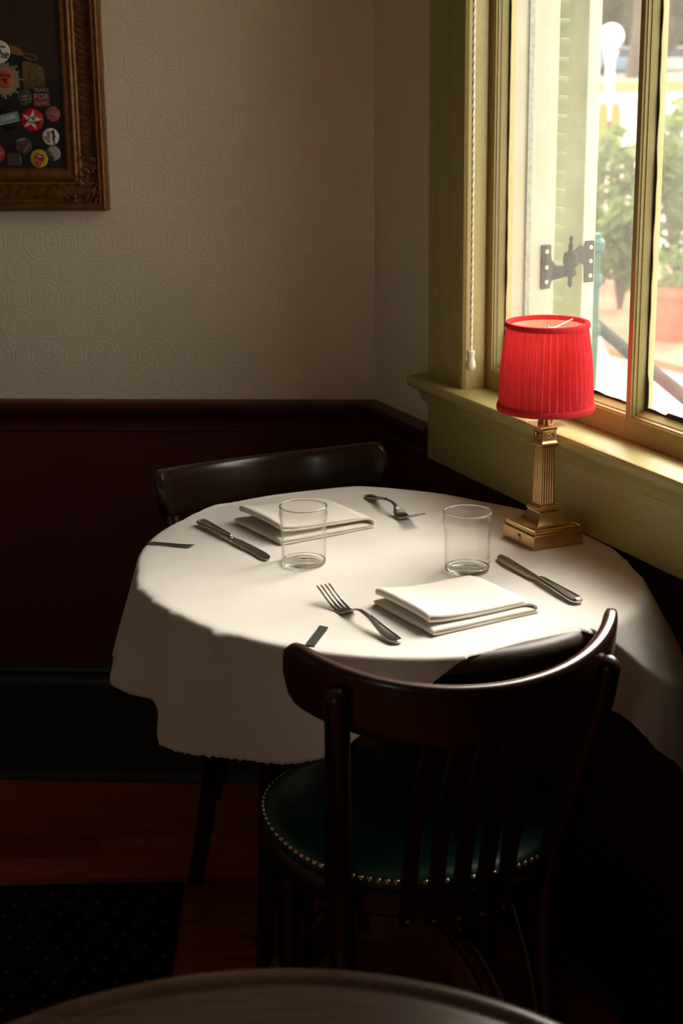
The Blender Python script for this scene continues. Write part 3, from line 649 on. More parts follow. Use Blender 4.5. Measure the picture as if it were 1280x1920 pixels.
# ================================================================== TABLES
TX, TY, TZ, TR_ = .058, 2.296, .745, .351
M['table_wood_grey'] = wood('grey_table_wood', srgb(60, 52, 44), srgb(104, 92, 78), 9, (1, 10, 6), .45, 0, spec=.3)
def table(x, y, rz, label, deep=1.0, turn=0):
    t = empty('round_table', (x, y, FZ), rz); tag(t, label, 'table', 'round wooden pedestal tables'); h = TZ - FZ
    R = TR_ - .002
    MB().lathe([(.0001, h - .030), (R - .03, h - .030), (R - .008, h - .028), (R - .001, h - .021), (R, h - .014), (R - .001, h - .007), (R - .005, h - .0015), (R - .012, h), (R - .020, h - .0005), (R - .024, h - .003), (R - .028, h - .0042), (R - .033, h - .0035), (R - .038, h - .0032), (.0001, h - .0032)], 128, cap=False).build('tabletop', M['table_wood_grey' if turn else 'table_wood'], t, angle=60, rot=(0, 0, turn - rz)).scale = (1, deep, 1)
    MB().lathe([(.16, h - .032), (.16, h - .05), (.05, h - .07), (.042, h - .12), (.036, .36), (.046, .32), (.05, .26), (.056, .22), (.056, .16), (.03, .13)], 32).build('pedestal', M['base_wood'], t)
    for k in range(4):
        a = k * PI / 2; path = spline([(.035, 0, .195), (.11, 0, .205), (.19, 0, .165), (.255, 0, .085), (.31, 0, .030), (.345, 0, .018)], 7); rings = []
        for i, p in enumerate(path):
            wd = .024 - .004 * i / len(path); hh = .022 - .006 * i / len(path)
            q = path[min(i + 1, len(path) - 1)] - path[max(i - 1, 0)]; q.normalize(); nrm = Vector((-q.z, 0, q.x))
            ring = [(-wd, -hh), (wd, -hh), (wd, hh * .8), (wd * .75, hh), (wd * .6, hh * .72), (wd * .35, hh * .72), (wd * .25, hh), (-wd * .25, hh), (-wd * .35, hh * .72), (-wd * .6, hh * .72), (-wd * .75, hh), (-wd, hh * .8)]
            rings.append([Vector((p.x, 0, p.z)) + nrm * v + Vector((0, u, 0)) for u, v in ring])
        MB().sweep(rings).build('foot', M['base_wood'], t, rot=(0, 0, a), angle=25)
    return t
table(TX, TY, math.radians(-48), 'round dark wooden table under white paper, pushed up to the window', 1.15, math.radians(27.5))
table(-.056, .858, math.radians(10), 'bare round wooden table with rimmed edge in the near foreground')

# the white paper
flat_tab = [(-180, .358), (-166, .363), (-162, .361), (-143, .356), (-128, .363), (-118, .359), (-105, .364), (-95, .378), (-86, .392), (-76, .399), (-69, .388), (-63, .380), (-56, .383), (-48, .397), (-43, .405), (-34, .405), (-25, .400), (-15, .384), (-5, .364), (2, .350), (20, .346), (45, .358), (61.6, .367), (73, .390), (82.6, .405), (94, .430), (105, .418), (116.5, .415), (125, .411), (131, .414), (133, .412), (140, .400), (150, .380), (161.6, .361), (170, .359), (181, .358)]
hang_tab = [(-180, .150), (-167, .157), (-160, .150), (-152, .143), (-147, .160), (-142, .182), (-134, .180), (-125, .172), (-118, .165), (-110, .158), (-103, .142), (-98, .118), (-93, .090), (-88, .060), (-82, .028), (-77.5, .004), (-76, 0.0), (-49.5, 0.0), (-48, .004), (-47, .100), (-44, .122), (-39, .185), (-35, .210), (-32, .240), (-29, .228), (-22, .19), (-14, .12), (-6, .06), (0, .03), (2, .02), (48, .012), (60, .004), (130, .004), (138, .02), (150, .07), (165, .125), (175, .145), (180, .150)]
flare_tab = [(-180, .30), (-166, .32), (-158, .20), (-151, .02), (-147, .12), (-143, .26), (-138, .20), (-128, .06), (-115, .03), (-100, .02), (-84, .05), (-60, .05), (-50, .14), (-42, .12), (-36, .10), (-30, .12), (-22, .15), (-12, .15), (0, .1), (10, .0), (120, .05), (140, .15), (160, .25), (180, .30)]
apron_tab = [(-180, 0), (-48, 0), (-45, .022), (-41, .066), (-37, .096), (-33, .116), (-28, .134), (-22, .13), (-14, .09), (-6, .04), (0, 0), (180, 0)]   # where the paper first slopes out, then drops
slope_tab = [(-180, 50), (-46, 50), (-41, 54), (-36, 58), (-30, 60), (-20, 60), (180, 60)]
NA, NR, NS = 900, 26, 34
vs = []; fs = []
def torn(th):
    if -143 < th < -78 or -48 < th < -30.5: return .0035 * noise.noise((th * .9, 3, 0)) + .002 * noise.noise((th * 3.1, 7, 0)) + .0012 * noise.noise((th * 8, 1, 0))
    return .0006 * noise.noise((th * .5, 9, 0))
vs.append((0, 0, .0008))
for j in range(NR + NS):
    for i in range(NA):
        th = -180 + 360 * i / NA; a = math.radians(th); ca, sa = math.cos(a), math.sin(a)
        Rf = smooth_table(flat_tab, th, 2) + (.0045 * abs(noise.noise((th * .11, 0, 5))) + .0016 * abs(noise.noise((th * .37, 4, 5)))) * (1 if th < -80 or th > 125 else .3)
        ph_ = a - math.radians(27.5); el_r = 1 / math.hypot(math.cos(ph_) / .349, math.sin(ph_) / (.349 * 1.15))
        if not -76 < th < -49.5: Rf = max(Rf, el_r + .004)
        if -76 < th < -49.5:    # the torn front edge stops on the table rim
            Rf += .0012 * noise.noise((th * 1.7, 2, 2))
        if j < NR:
            r = (Rf - .006) * ((j + 1) / NR) ** .8
            x, y = r * ca, r * sa
            z = .0008 + .0032 * max(0, noise.noise((x * 5 + y * 3, y * 8 - x * 4, .3)) + .1) * min(1, (Rf - r) / .05 + .25) + .0006 * max(0, noise.noise((x * 25, y * 25, 2)))
            if 60 < th < 150: z -= .0004
        else:
            u = (j - NR + 1) / NS; h = max(smooth_table(hang_tab, th, 1.2), .0) if not -50.5 < th < -46 else max(lerp_table(hang_tab, th), 0)
            h += torn(th) * min(1, u * 1.5) if h > .03 else 0
            L = u * (h + .006); fl = smooth_table(flare_tab, th, 3)
            rb = .007 if h > .03 else .0065       # bend radius over the rim
            ang_end = PI / 2 - math.atan(fl)
            arc = rb * ang_end; l1 = lerp_table(apron_tab, th)
            if l1 > .002:
                q1 = math.radians(lerp_table(slope_tab, th)); a1 = min(L, l1); a2 = max(L - l1, 0)
                dr = .006 + a1 * math.cos(q1) + a2 * math.cos(ang_end); dz = -a1 * math.sin(q1) - a2 * math.sin(ang_end)
                k1 = min(L / .006, 1); dr *= k1 ** .3; dz *= k1
            elif L < arc:
                q = L / rb; dr = rb * math.sin(q); dz = -rb * (1 - math.cos(q))
            else:
                q = ang_end; l2 = L - arc; dr = rb * math.sin(q) + l2 * math.cos(q); dz = -rb * (1 - math.cos(q)) - l2 * math.sin(q)
            wv = .006 * noise.noise((th * .045, 3.3, u)) * u * (1 if h > .05 else 0)
            # a sharp dented crease on the front left of the hang
            g = math.exp(-((th + 119) / 7) ** 2) * math.exp(-((L - .045) / .025) ** 2)
            wv -= .0035 * g; kink = sum(am * math.exp(-((th - k0) / wd_) ** 2) for k0, wd_, am in ((-163, 1.6, .0045), (-153, 1.2, .003), (-144, 1.5, .005), (-128, 1.3, .006), (-124, .8, .003))) * math.exp(-((L - .008) / .010) ** 2); wv += kink
            g2 = math.exp(-((th + 127) / 1.6) ** 2) * math.exp(-((L - .03) / .03) ** 2); wv += .006 * g2
            if L < .06: wv = max(wv, -.0012)
            if 10 < th < 50: dr *= .2
            r = Rf - .006 + dr + wv; x, y = r * ca, r * sa; z = .0008 + dz
            if 126 < th < 136: z += .005 * u * math.cos((th - 131) / 5 * PI / 2)
        vs.append((x, y, z))
for i in range(NA): fs.append((0, 1 + i, 1 + (i + 1) % NA))
for j in range(NR + NS - 1):
    for i in range(NA):
        k = (i + 1) % NA; b = 1 + j * NA; c = b + NA; fs.append((b + i, c + i, c + k, b + k))
mb = MB(); mb.add(vs, fs)
pp = mb.build('table_paper', M['paper'], loc=(TX, TY, TZ), angle=70)
sm = pp.modifiers.new('thickness', 'SOLIDIFY'); sm.thickness = .0004; sm.offset = 1
tag(pp, 'white paper table cover with torn front edge draped over the round table', 'table cover')
PZ = TZ + .0026      # level things stand on

# clips
def clip(x, y, ang, L, label):
    t = empty('tablecloth_clip', (x, y, TZ), ang); tag(t, label, 'clip', 'steel clips holding the paper')
    mb = MB(); path = [(L, .0042), (L - .01, .0030), (.01, .0030), (.002, .0026), (-.002, -.002), (-.0025, -.022), (.004, -.034), (.03, -.0355)]
    rings = []
    for i, (px, pz) in enumerate(path):
        a = Vector(path[max(i - 1, 0)]); b = Vector(path[min(i + 1, len(path) - 1)]); d = (b - a).normalized(); nrm = Vector((-d.y, d.x)) * .0005
        sk = .004 if i == 0 else 0
        rings.append([(px + nrm.x, -.0065, pz + nrm.y), (px + nrm.x + sk, .0065, pz + nrm.y), (px - nrm.x + sk, .0065, pz - nrm.y), (px - nrm.x, -.0065, pz - nrm.y)])
    mb.sweep(rings); mb.build('strip', M['clip'], t)
clip(-.3000, 2.3970, math.radians(-17), .072, 'dark steel paper clip on the far left edge of the table')
clip(-.0430, 1.9440, math.radians(75), .068, 'dark steel paper clip on the front edge beside the chair back')

# ================================================================== CUTLERY
def ribbon(path, widths, thick, x0=0, crown=.25):
    """flat bar along path of (y, z): a slightly crowned cross section"""
    mb = MB(); rings = []
    for i, (y, z) in enumerate(path):
        a = Vector(path[max(i - 1, 0)]); b = Vector(path[min(i + 1, len(path) - 1)]); d = (b - a).normalized(); n = Vector((-d.y, d.x))
        w = widths[i] / 2; t = thick / 2
        pr = [(-w, -t * .3), (-w * .7, -t), (w * .7, -t), (w, -t * .3), (w, t * .3), (w * .7, t), (0, t * (1 + crown)), (-w * .7, t), (-w, t * .3)]
        xo = x0[i] if isinstance(x0, list) else x0
        rings.append([(xo + u, y + n.x * v, z + n.y * v) for u, v in pr])
    mb.sweep(rings); return mb
def dress(pts, n=6): return [(p.y, p.z) for p in spline([(0, y, z) for y, z in pts], n)]
def fork(x, y, ang, label):
    t = empty('dinner_fork', (x, y, PZ), ang); tag(t, label, 'fork', 'forks on the table')
    hp_ = dress([(0, .0022), (.012, .0020), (.03, .0042), (.055, .0095), (.08, .0145), (.100, .0160)])
    hw = [lerp_table([(0, .008), (.003, .014), (.010, .0195), (.02, .0205), (.04, .0155), (.07, .0085), (.10, .0062)], p[0]) for p in hp_]
    h = ribbon(hp_, hw, .0024).build('handle', M['steel'], t, sub=1)
    # raised border on the handle end
    edge = []
    for sgn in (1, -1):
        seq = [(.075, .0030), (.05, .0052), (.03, .0078), (.015, .0088), (.006, .0070), (.003, .003)]
        if sgn < 0: seq = seq[::-1]
        for yy, xx in seq: edge.append((sgn * xx, yy, lerp_table([(p[0], p[1]) for p in hp_], yy) + .0016))
    MB().tube(spline(edge, 4), .0007, 6).build('raised_border', M['steel'], h)
    np_ = dress([(.098, .0160), (.112, .0130), (.122, .0078), (.133, .0030), (.145, .0022), (.150, .0032)])
    nw = [lerp_table([(.098, .0062), (.112, .0070), (.118, .012), (.126, .0215), (.138, .0245), (.150, .0240)], p[0]) for p in np_]
    ribbon(np_, nw, .0022).build('head', M['steel'], t, sub=1)
    for k in range(4):
        xo = (-.0094 + k * .00627)
        tp_ = dress([(.148, .0030), (.160, .0060), (.175, .0115), (.190, .0175), (.202, .0215)])
        tw = [lerp_table([(.148, .0046), (.16, .0040), (.19, .0030), (.2, .002), (.202, .0012)], p[0]) for p in tp_]
        ribbon(tp_, tw, .0020, xo).build('tine', M['steel'], t)
    return t
def knife(x, y, ang, label):
    t = empty('table_knife', (x, y, PZ), ang); tag(t, label, 'knife', 'knives on the table')
    hp_ = dress([(0, .0045), (.02, .0046), (.06, .0052), (.098, .0052), (.108, .005)])
    hw = [lerp_table([(0, .010), (.004, .0165), (.014, .0190), (.03, .0180), (.07, .0140), (.1, .0125), (.108, .0115)], p[0]) for p in hp_]
    h = ribbon(hp_, hw, .0075, crown=.15).build('handle', M['steel'], t, sub=1)
    edge = []
    for sgn in (1, -1):
        seq = [(.10, .0030), (.06, .0042), (.03, .0060), (.014, .0064), (.006, .0048)]
        if sgn < 0: seq = seq[::-1]
        for yy, xx in seq: edge.append((sgn * xx, yy, lerp_table([(p[0], p[1]) for p in hp_], yy) + .0040))
    MB().tube(spline(edge, 4), .0007, 6).build('raised_border', M['steel'], h)
    bp_ = dress([(.106, .0050), (.114, .0042), (.13, .0036), (.18, .0034), (.215, .0034), (.229, .0034), (.232, .0034)])
    bw_ = [lerp_table([(.106, .0115), (.112, .0105), (.125, .0160), (.16, .0185), (.2, .0195), (.218, .0180), (.228, .0120), (.232, .004)], p[0]) for p in bp_]
    bx = [lerp_table([(.106, 0), (.125, -.0015), (.2, -.001), (.222, .0015), (.232, .004)], p[0]) for p in bp_]
    ribbon(bp_, bw_, .0020, bx, .1).build('blade', M['steel'], t)
    return t
def heading(ax, ay, bx, by): return math.atan2(by - ay, bx - ax) - PI / 2
fork(.0715, 1.9475, heading(.0715, 1.9475, -.026, 2.122), 'steel fork near the front of the table, left of the nearer napkin')
fork(.0437, 2.6480, heading(.0437, 2.648, .122, 2.466), 'steel fork at the far side of the table, tines towards the lamp')
knife(-.2275, 2.4960, heading(-.2275, 2.496, -.1085, 2.300), 'steel knife left of the farther napkin, near the left table edge')
knife(.3215, 2.0885, heading(.3215, 2.0885, .2335, 2.297), 'steel knife below the lamp base, right of the nearer napkin')

# ================================================================== NAPKINS
def napkin(x, y, ang, w, dpt, label, seed, gap):
    t = empty('folded_napkin', (x, y, PZ), ang); tag(t, label, 'napkin', 'folded white napkins')
    th = .0040; lay = [.0, .0037, .0086 + gap, .0123 + gap]
    def zig(v):    # v in 0..1 across the depth; fold loops at the left end
        rt_end = [w, w - .002, w - .012, w - .013]; lf_end = [0.004, .002, .012 * (1 if gap > .003 else .3), .010 * (1 if gap > .003 else .3)]
        pts = []
        sag = lambda X: .0014 * math.sin(X * 40 + seed) * min(1, X / .03)
        for k in range(4):
            z = lay[k] + th / 2; a, b = (rt_end[k], lf_end[k]) if k % 2 == 0 else (lf_end[k], rt_end[k])
            for i in range(15):
                f = i / 14; X = a + (b - a) * f
                press = 1 - .12 * (X / w) * (k / 3)
                pts.append((X, z * press + sag(X) * k * .12))
            if k % 2 == 0 and k < 3:   # loop on the left
                zc = (lay[k] + lay[k + 1]) / 2 + th / 2; r = (lay[k + 1] - lay[k]) / 2
                xl = min(lf_end[k], lf_end[k + 1])
                for q in (.25, .5, .75): pts.append((xl - r * 1.3 * math.sin(q * PI), zc - r * math.cos(q * PI)))
            elif k < 3:
                zc = (lay[k] + lay[k + 1]) / 2 + th / 2; r = (lay[k + 1] - lay[k]) / 2; xr = max(rt_end[k], rt_end[k + 1]) - .004
                for q in (.25, .5, .75): pts.append((xr + r * .6 * math.sin(q * PI), zc - r * math.cos(q * PI)))
        return pts
    mb = MB(); NV = 26; P = zig(0); n = len(P); vs = []; fs = []
    for j in range(NV + 1):
        v = j / NV; Q = zig(v)
        for i, (X, Z) in enumerate(Q):
            k = min(3, i // 18)                                  # which layer
            y0 = (0, .0015, .013, .0145)[k]; y1 = (dpt, dpt - .002, dpt - .003, dpt - .001)[k]
            y = y0 + (y1 - y0) * v + .0012 * noise.noise((X * 30, k * 3.1, seed))
            edge = min(v, 1 - v)
            zz = Z * (1 + .10 * math.sin(v * PI)) - (.0012 * k / 3 if edge < .03 else 0)
            zz *= 1 + .55 * math.exp(-max(X, 0) / .030) * (k / 3 + .25)
            vs.append((X + .0015 * noise.noise((v * 4, k, seed)), y, zz))
    for j in range(NV):
        for i in range(n - 1): fs.append((j * n + i, j * n + i + 1, (j + 1) * n + i + 1, (j + 1) * n + i))
    mb.add(vs, fs); o = mb.build('folded_cloth', M['napkin'], t, angle=80)
    s = o.modifiers.new('thickness', 'SOLIDIFY'); s.thickness = th; s.offset = 0
    b = o.modifiers.new('subdivision', 'SUBSURF'); b.levels = 1; b.render_levels = 1
    return t
napkin(.118, 1.972, math.radians(30.5), .172, .148, 'folded white napkin on the near side of the table, in front of the right glass', 1.3, .001)
napkin(-.092, 2.372, math.radians(31.5), .172, .152, 'folded white napkin on the far side of the table, behind the left glass', 4.1, .0045)

# ================================================================== GLASSES
def tumbler(x, y, label):
    t = empty('drinking_glass', (x, y, PZ - .0006)); tag(t, label, 'glass', 'clear drinking glasses')
    wall = [(.0326, .0050), (.0329, .012), (.0331, .045), (.0334, .056), (.0341, .063), (.0353, .070), (.0362, .0745), (.0362, .0775), (.0355, .0805), (.0350, .0835), (.0350, .0872)]
    inn = [(.0336, .0872), (.0333, .0835), (.0337, .0805), (.0344, .0775), (.0344, .0745), (.0335, .070), (.0324, .063), (.0317, .056), (.0314, .045), (.0312, .012), (.0306, .0062)]
    MB().lathe(wall + inn, 96, cap=False).build('wall', M['tumbler'], t, angle=180)
    MB().lathe([(.0005, .0002), (.0265, .0), (.0300, .0003), (.0318, .0016), (.0325, .0042), (.0322, .0062), (.0310, .0066), (.0300, .0052), (.0280, .0040), (.0005, .0036)], 96, cap=False).build('base', M['solid_glass'], t, angle=180)
    rr = [[((.0343 + .00125 * math.cos(b)) * math.cos(a), (.0343 + .00125 * math.cos(b)) * math.sin(a), .0878 + .00125 * math.sin(b)) for b in [2 * PI * k / 10 for k in range(10)]] for a in [2 * PI * i / 96 for i in range(96)]]
    MB().sweep(rr, closed=True).build('rim', M['solid_glass'], t, angle=180)
tumbler(-.0561, 2.2900, 'clear empty glass standing before the farther napkin, left of centre')
tumbler(.1815, 2.2480, 'clear empty glass standing behind the nearer napkin, left of the lamp')

# ================================================================== LAMP
lx, ly = .3090, 2.3941
lm = empty('table_lamp', (lx, ly, PZ - .0006), math.radians(26)); tag(lm, 'brass column table lamp with a pleated red shade by the window', 'lamp')
h0 = TZ + .002
def zz(z): return z - h0
base = MB().square_lathe([(.0435, 0), (.0440, .0006), (.0440, .0205), (.0432, .0215)]).build('base', M['brass'], lm, bevel=.0006, smooth=False)
pyr = [(.0405, .0215), (.0405, .0235), (.0385, .0275), (.036, .0285)]
for i in range(9):
    u = i / 8; pyr.append((.034 - .0165 * u ** .75, .0285 + .0185 * u ** 1.5))
pyr += [(.0172, .0475), (.0172, .0485)]
MB().square_lathe(pyr).build('plinth', M['brass'], lm, angle=20)
mb = MB()
def gadroon(half, z, r, n):
    for side in range(4):
        R_ = Matrix.Rotation(side * PI / 2, 3, 'Z')
        for i in range(n):
            x = -half + (i + .5) * 2 * half / n
            c = R_ @ Vector((x, half, z)); d = R_ @ Vector((.45, .35, .8)).normalized(); w_ = R_ @ Vector((1, 0, 0))
            mb.tube([c - d * r * 1.9, c - d * r * .8, c + d * r * .8, c + d * r * 1.9], [r * .35, r * .85, r * .85, r * .35], 6)
gadroon(.0398, .0255, .0019, 22); mb.build('gadroon_border', M['brass'], lm)
mb = MB(); gadroon(.0172, .0520, .0017, 11); mb.build('gadroon_border', M['brass'], lm)
MB().square_lathe([(.0172, .0485), (.0186, .0500), (.0190, .0520), (.0180, .0545), (.0158, .0555), (.0150, .0565), (.0125, .0580)]).build('collar', M['brass'], lm, angle=20)
# fluted square shaft
zs0, zs1 = .0575, .1545; hw_ = .0118; ring0 = []
nfl = 5
for side in range(4):
    R_ = Matrix.Rotation(side * PI / 2, 3, 'Z')
    pts = [(-hw_, -hw_)]
    for i in range(nfl):
        a = -hw_ + .0012 + i * (2 * hw_ - .0024) / nfl; b = a + (2 * hw_ - .0024) / nfl
        pts += [(a + .0004, -hw_), (a + .0008, -hw_ + .0014), ((a + b) / 2, -hw_ + .0021), (b - .0008, -hw_ + .0014), (b - .0004, -hw_)]
    ring0 += [R_ @ Vector((x, y, 0)) for x, y in pts]
def shaft_ring(k, z): return [(p.x * k, p.y * k, z) for p in ring0]
MB().sweep([shaft_ring(1.02, zs0), shaft_ring(.96, zs1 - .005)]).build('fluted_column', M['brass'], lm, angle=20)
cap = MB().square_lathe([(.0118, .1540), (.0136, .1550), (.0150, .1575), (.0150, .1590), (.0136, .1600), (.0126, .1625), (.0122, .1640), (.0122, .1790), (.0130, .1800), (.0132, .1815), (.0122, .1830), (.0122, .1855)]).build('capital', M['brass'], lm, loc=(0, 0, -.005), angle=20)
mb = MB()
for side in range(4):
    R_ = Matrix.Rotation(side * PI / 2, 3, 'Z')
    for p, q in (((-.0095, .166), (.0095, .166)), ((-.0095, .1775), (.0095, .1775)), ((-.0095, .166), (-.0095, .1775)), ((.0095, .166), (.0095, .1775))):
        mb.tube([R_ @ Vector((p[0], -.0123, p[1])), R_ @ Vector((q[0], -.0123, q[1]))], .0006, 5)
    for sx in (-1, 1):
        mb.tube([R_ @ Vector(q) for q in ((sx * .008, -.0124, .169), (sx * .005, -.0126, .175), (sx * .001, -.0126, .1715), (sx * .004, -.0126, .168), (sx * .008, -.0124, .1745))], .0007, 5)
    mb.lathe([(.0001, -.0012), (.0016, 0), (.0001, .0012)], 8, c=tuple(R_ @ Vector((0, -.0126, .1718))), cap=False)
mb.build('relief_ornament', M['brass'], cap)
MB().square_lathe([(.0225, .1858), (.0236, .1862), (.0236, .1876), (.0225, .1880)]).build('drip_plate', M['brass'], lm, loc=(0, 0, -.005), smooth=False, bevel=.0003)
MB().lathe([(.0115, .1829), (.0115, .1860), (.0098, .1910), (.0098, .2200), (.0085, .2250), (.0085, .2400), (.004, .2420), (.003, .2480), (.0025, .3200), (.0025, .3240), (.0035, .3255), (.0035, .3275), (.0016, .3285), (.0022, .3305), (.0006, .3320)], 24).build('stem', M['brass'], lm)
bt = MB().lathe([(.0022, -.0015), (.0054, -.0012), (.0060, 0), (.0054, .0010), (.0040, .0006), (.0036, .0012), (.0002, .0016)][::-1], 24).build('switch', M['brass'], base, loc=(-.0442, -.001, .0105), rot=(0, -PI / 2, 0))
MB().lathe([(.0036, 0), (.0034, .0016), (.0002, .0018)], 20).build('button', M['white_enamel'], bt)
# shade
shade = empty('lamp_shade', (0, 0, 0)); shade.parent = lm
zb, zt, rbot, rtop = zz(.9545), zz(1.0835), .0705, .0592
def shade_r(u): return rbot + (rtop - rbot) * u + .0022 * math.sin(u * PI)
NPL = 40; n = NPL * 8; vs = []; fs = []; rows = 14
offs = [random.uniform(-.35, .35) for _ in range(NPL)]
for j in range(rows + 1):
    u = j / rows
    for i in range(n):
        a = 2 * PI * i / n; k = i // 8; f = (i % 8) / 8
        env = .55 + .45 * math.sin(PI * min(max(u, .02), .98))
        pl_ = (f if f < .72 else (1 - f) / .28 * .72) / .72             # a saw-shaped fold
        r = shade_r(u) + (.0066 * pl_ - .0042) * env
        aa = a + offs[k] * .02 * math.sin(u * 3 + k) * (1 if 0 < i % 8 else .6)
        vs.append((r * math.cos(aa), r * math.sin(aa), zb + (zt - zb) * u))
for j in range(rows):
    for i in range(n):
        k = (i + 1) % n; fs.append((j * n + i, j * n + k, (j + 1) * n + k, (j + 1) * n + i))
MB().add(vs, fs).build('pleated_cloth', M['shade'], shade, angle=50)
mb = MB(); mb.lathe([(rbot - .0045, zb + .001), ((rbot + rtop) / 2 - .0036, (zb + zt) / 2), (rtop - .0040, zt - .001)], 96, cap=False); mb.build('lining', M['liner'], shade, angle=60)
def trim_ring(r0, r1, z0, z1):
    mb = MB(); P = [(r0 + .0028, z0), (r0 + .0038, z0 + .002), (r1 + .0038, z1 - .002), (r1 + .0028, z1), (r1 - .0035, z1), (r1 - .0042, z1 - .002), (r0 - .0042, z0 + .002), (r0 - .0035, z0)]
    rings = [[(r * math.cos(a), r * math.sin(a), z) for r, z in P] for a in [2 * PI * i / 96 for i in range(96)]]
    mb.sweep(rings, closed=True); return mb
trim_ring(rbot, rbot - .0005, zb - .002, zb + .0075).build('bottom_trim', M['shade_trim'], shade, angle=50)
trim_ring(rtop + .0004, rtop, zt - .0065, zt + .0015).build('top_trim', M['shade_trim'], shade, angle=50)
mb = MB()
for a in (math.radians(40 - 26), math.radians(220 - 26)):
    mb.tube([(.002 * math.cos(a), .002 * math.sin(a), zt - .010), (.02 * math.cos(a), .02 * math.sin(a), zt - .009), ((rtop - .003) * math.cos(a), (rtop - .003) * math.sin(a), zt - .001)], .0014, 8)
mb.lathe([(.006, zt - .0115), (.006, zt - .0085)], 16)
mb.build('shade_spider', M['whitepaint'], shade)
mb = MB()
mb.lathe([(.011, .250), (.016, .256), (.019, .268), (.019, .274), (.014, .284), (.006, .289)], 24); mb.build('bulb', pm('frosted_bulb', (.9, .88, .82), .4), lm)
bl = bpy.data.lights.new('lamp_light', 'POINT'); blo = bpy.data.objects.new('lamp_light', bl); COL.objects.link(blo); blo.parent = lm; blo.location = (0, 0, .298)
bl.energy = LAMP_W; bl.color = (1, .74, .48); bl.shadow_soft_size = .006

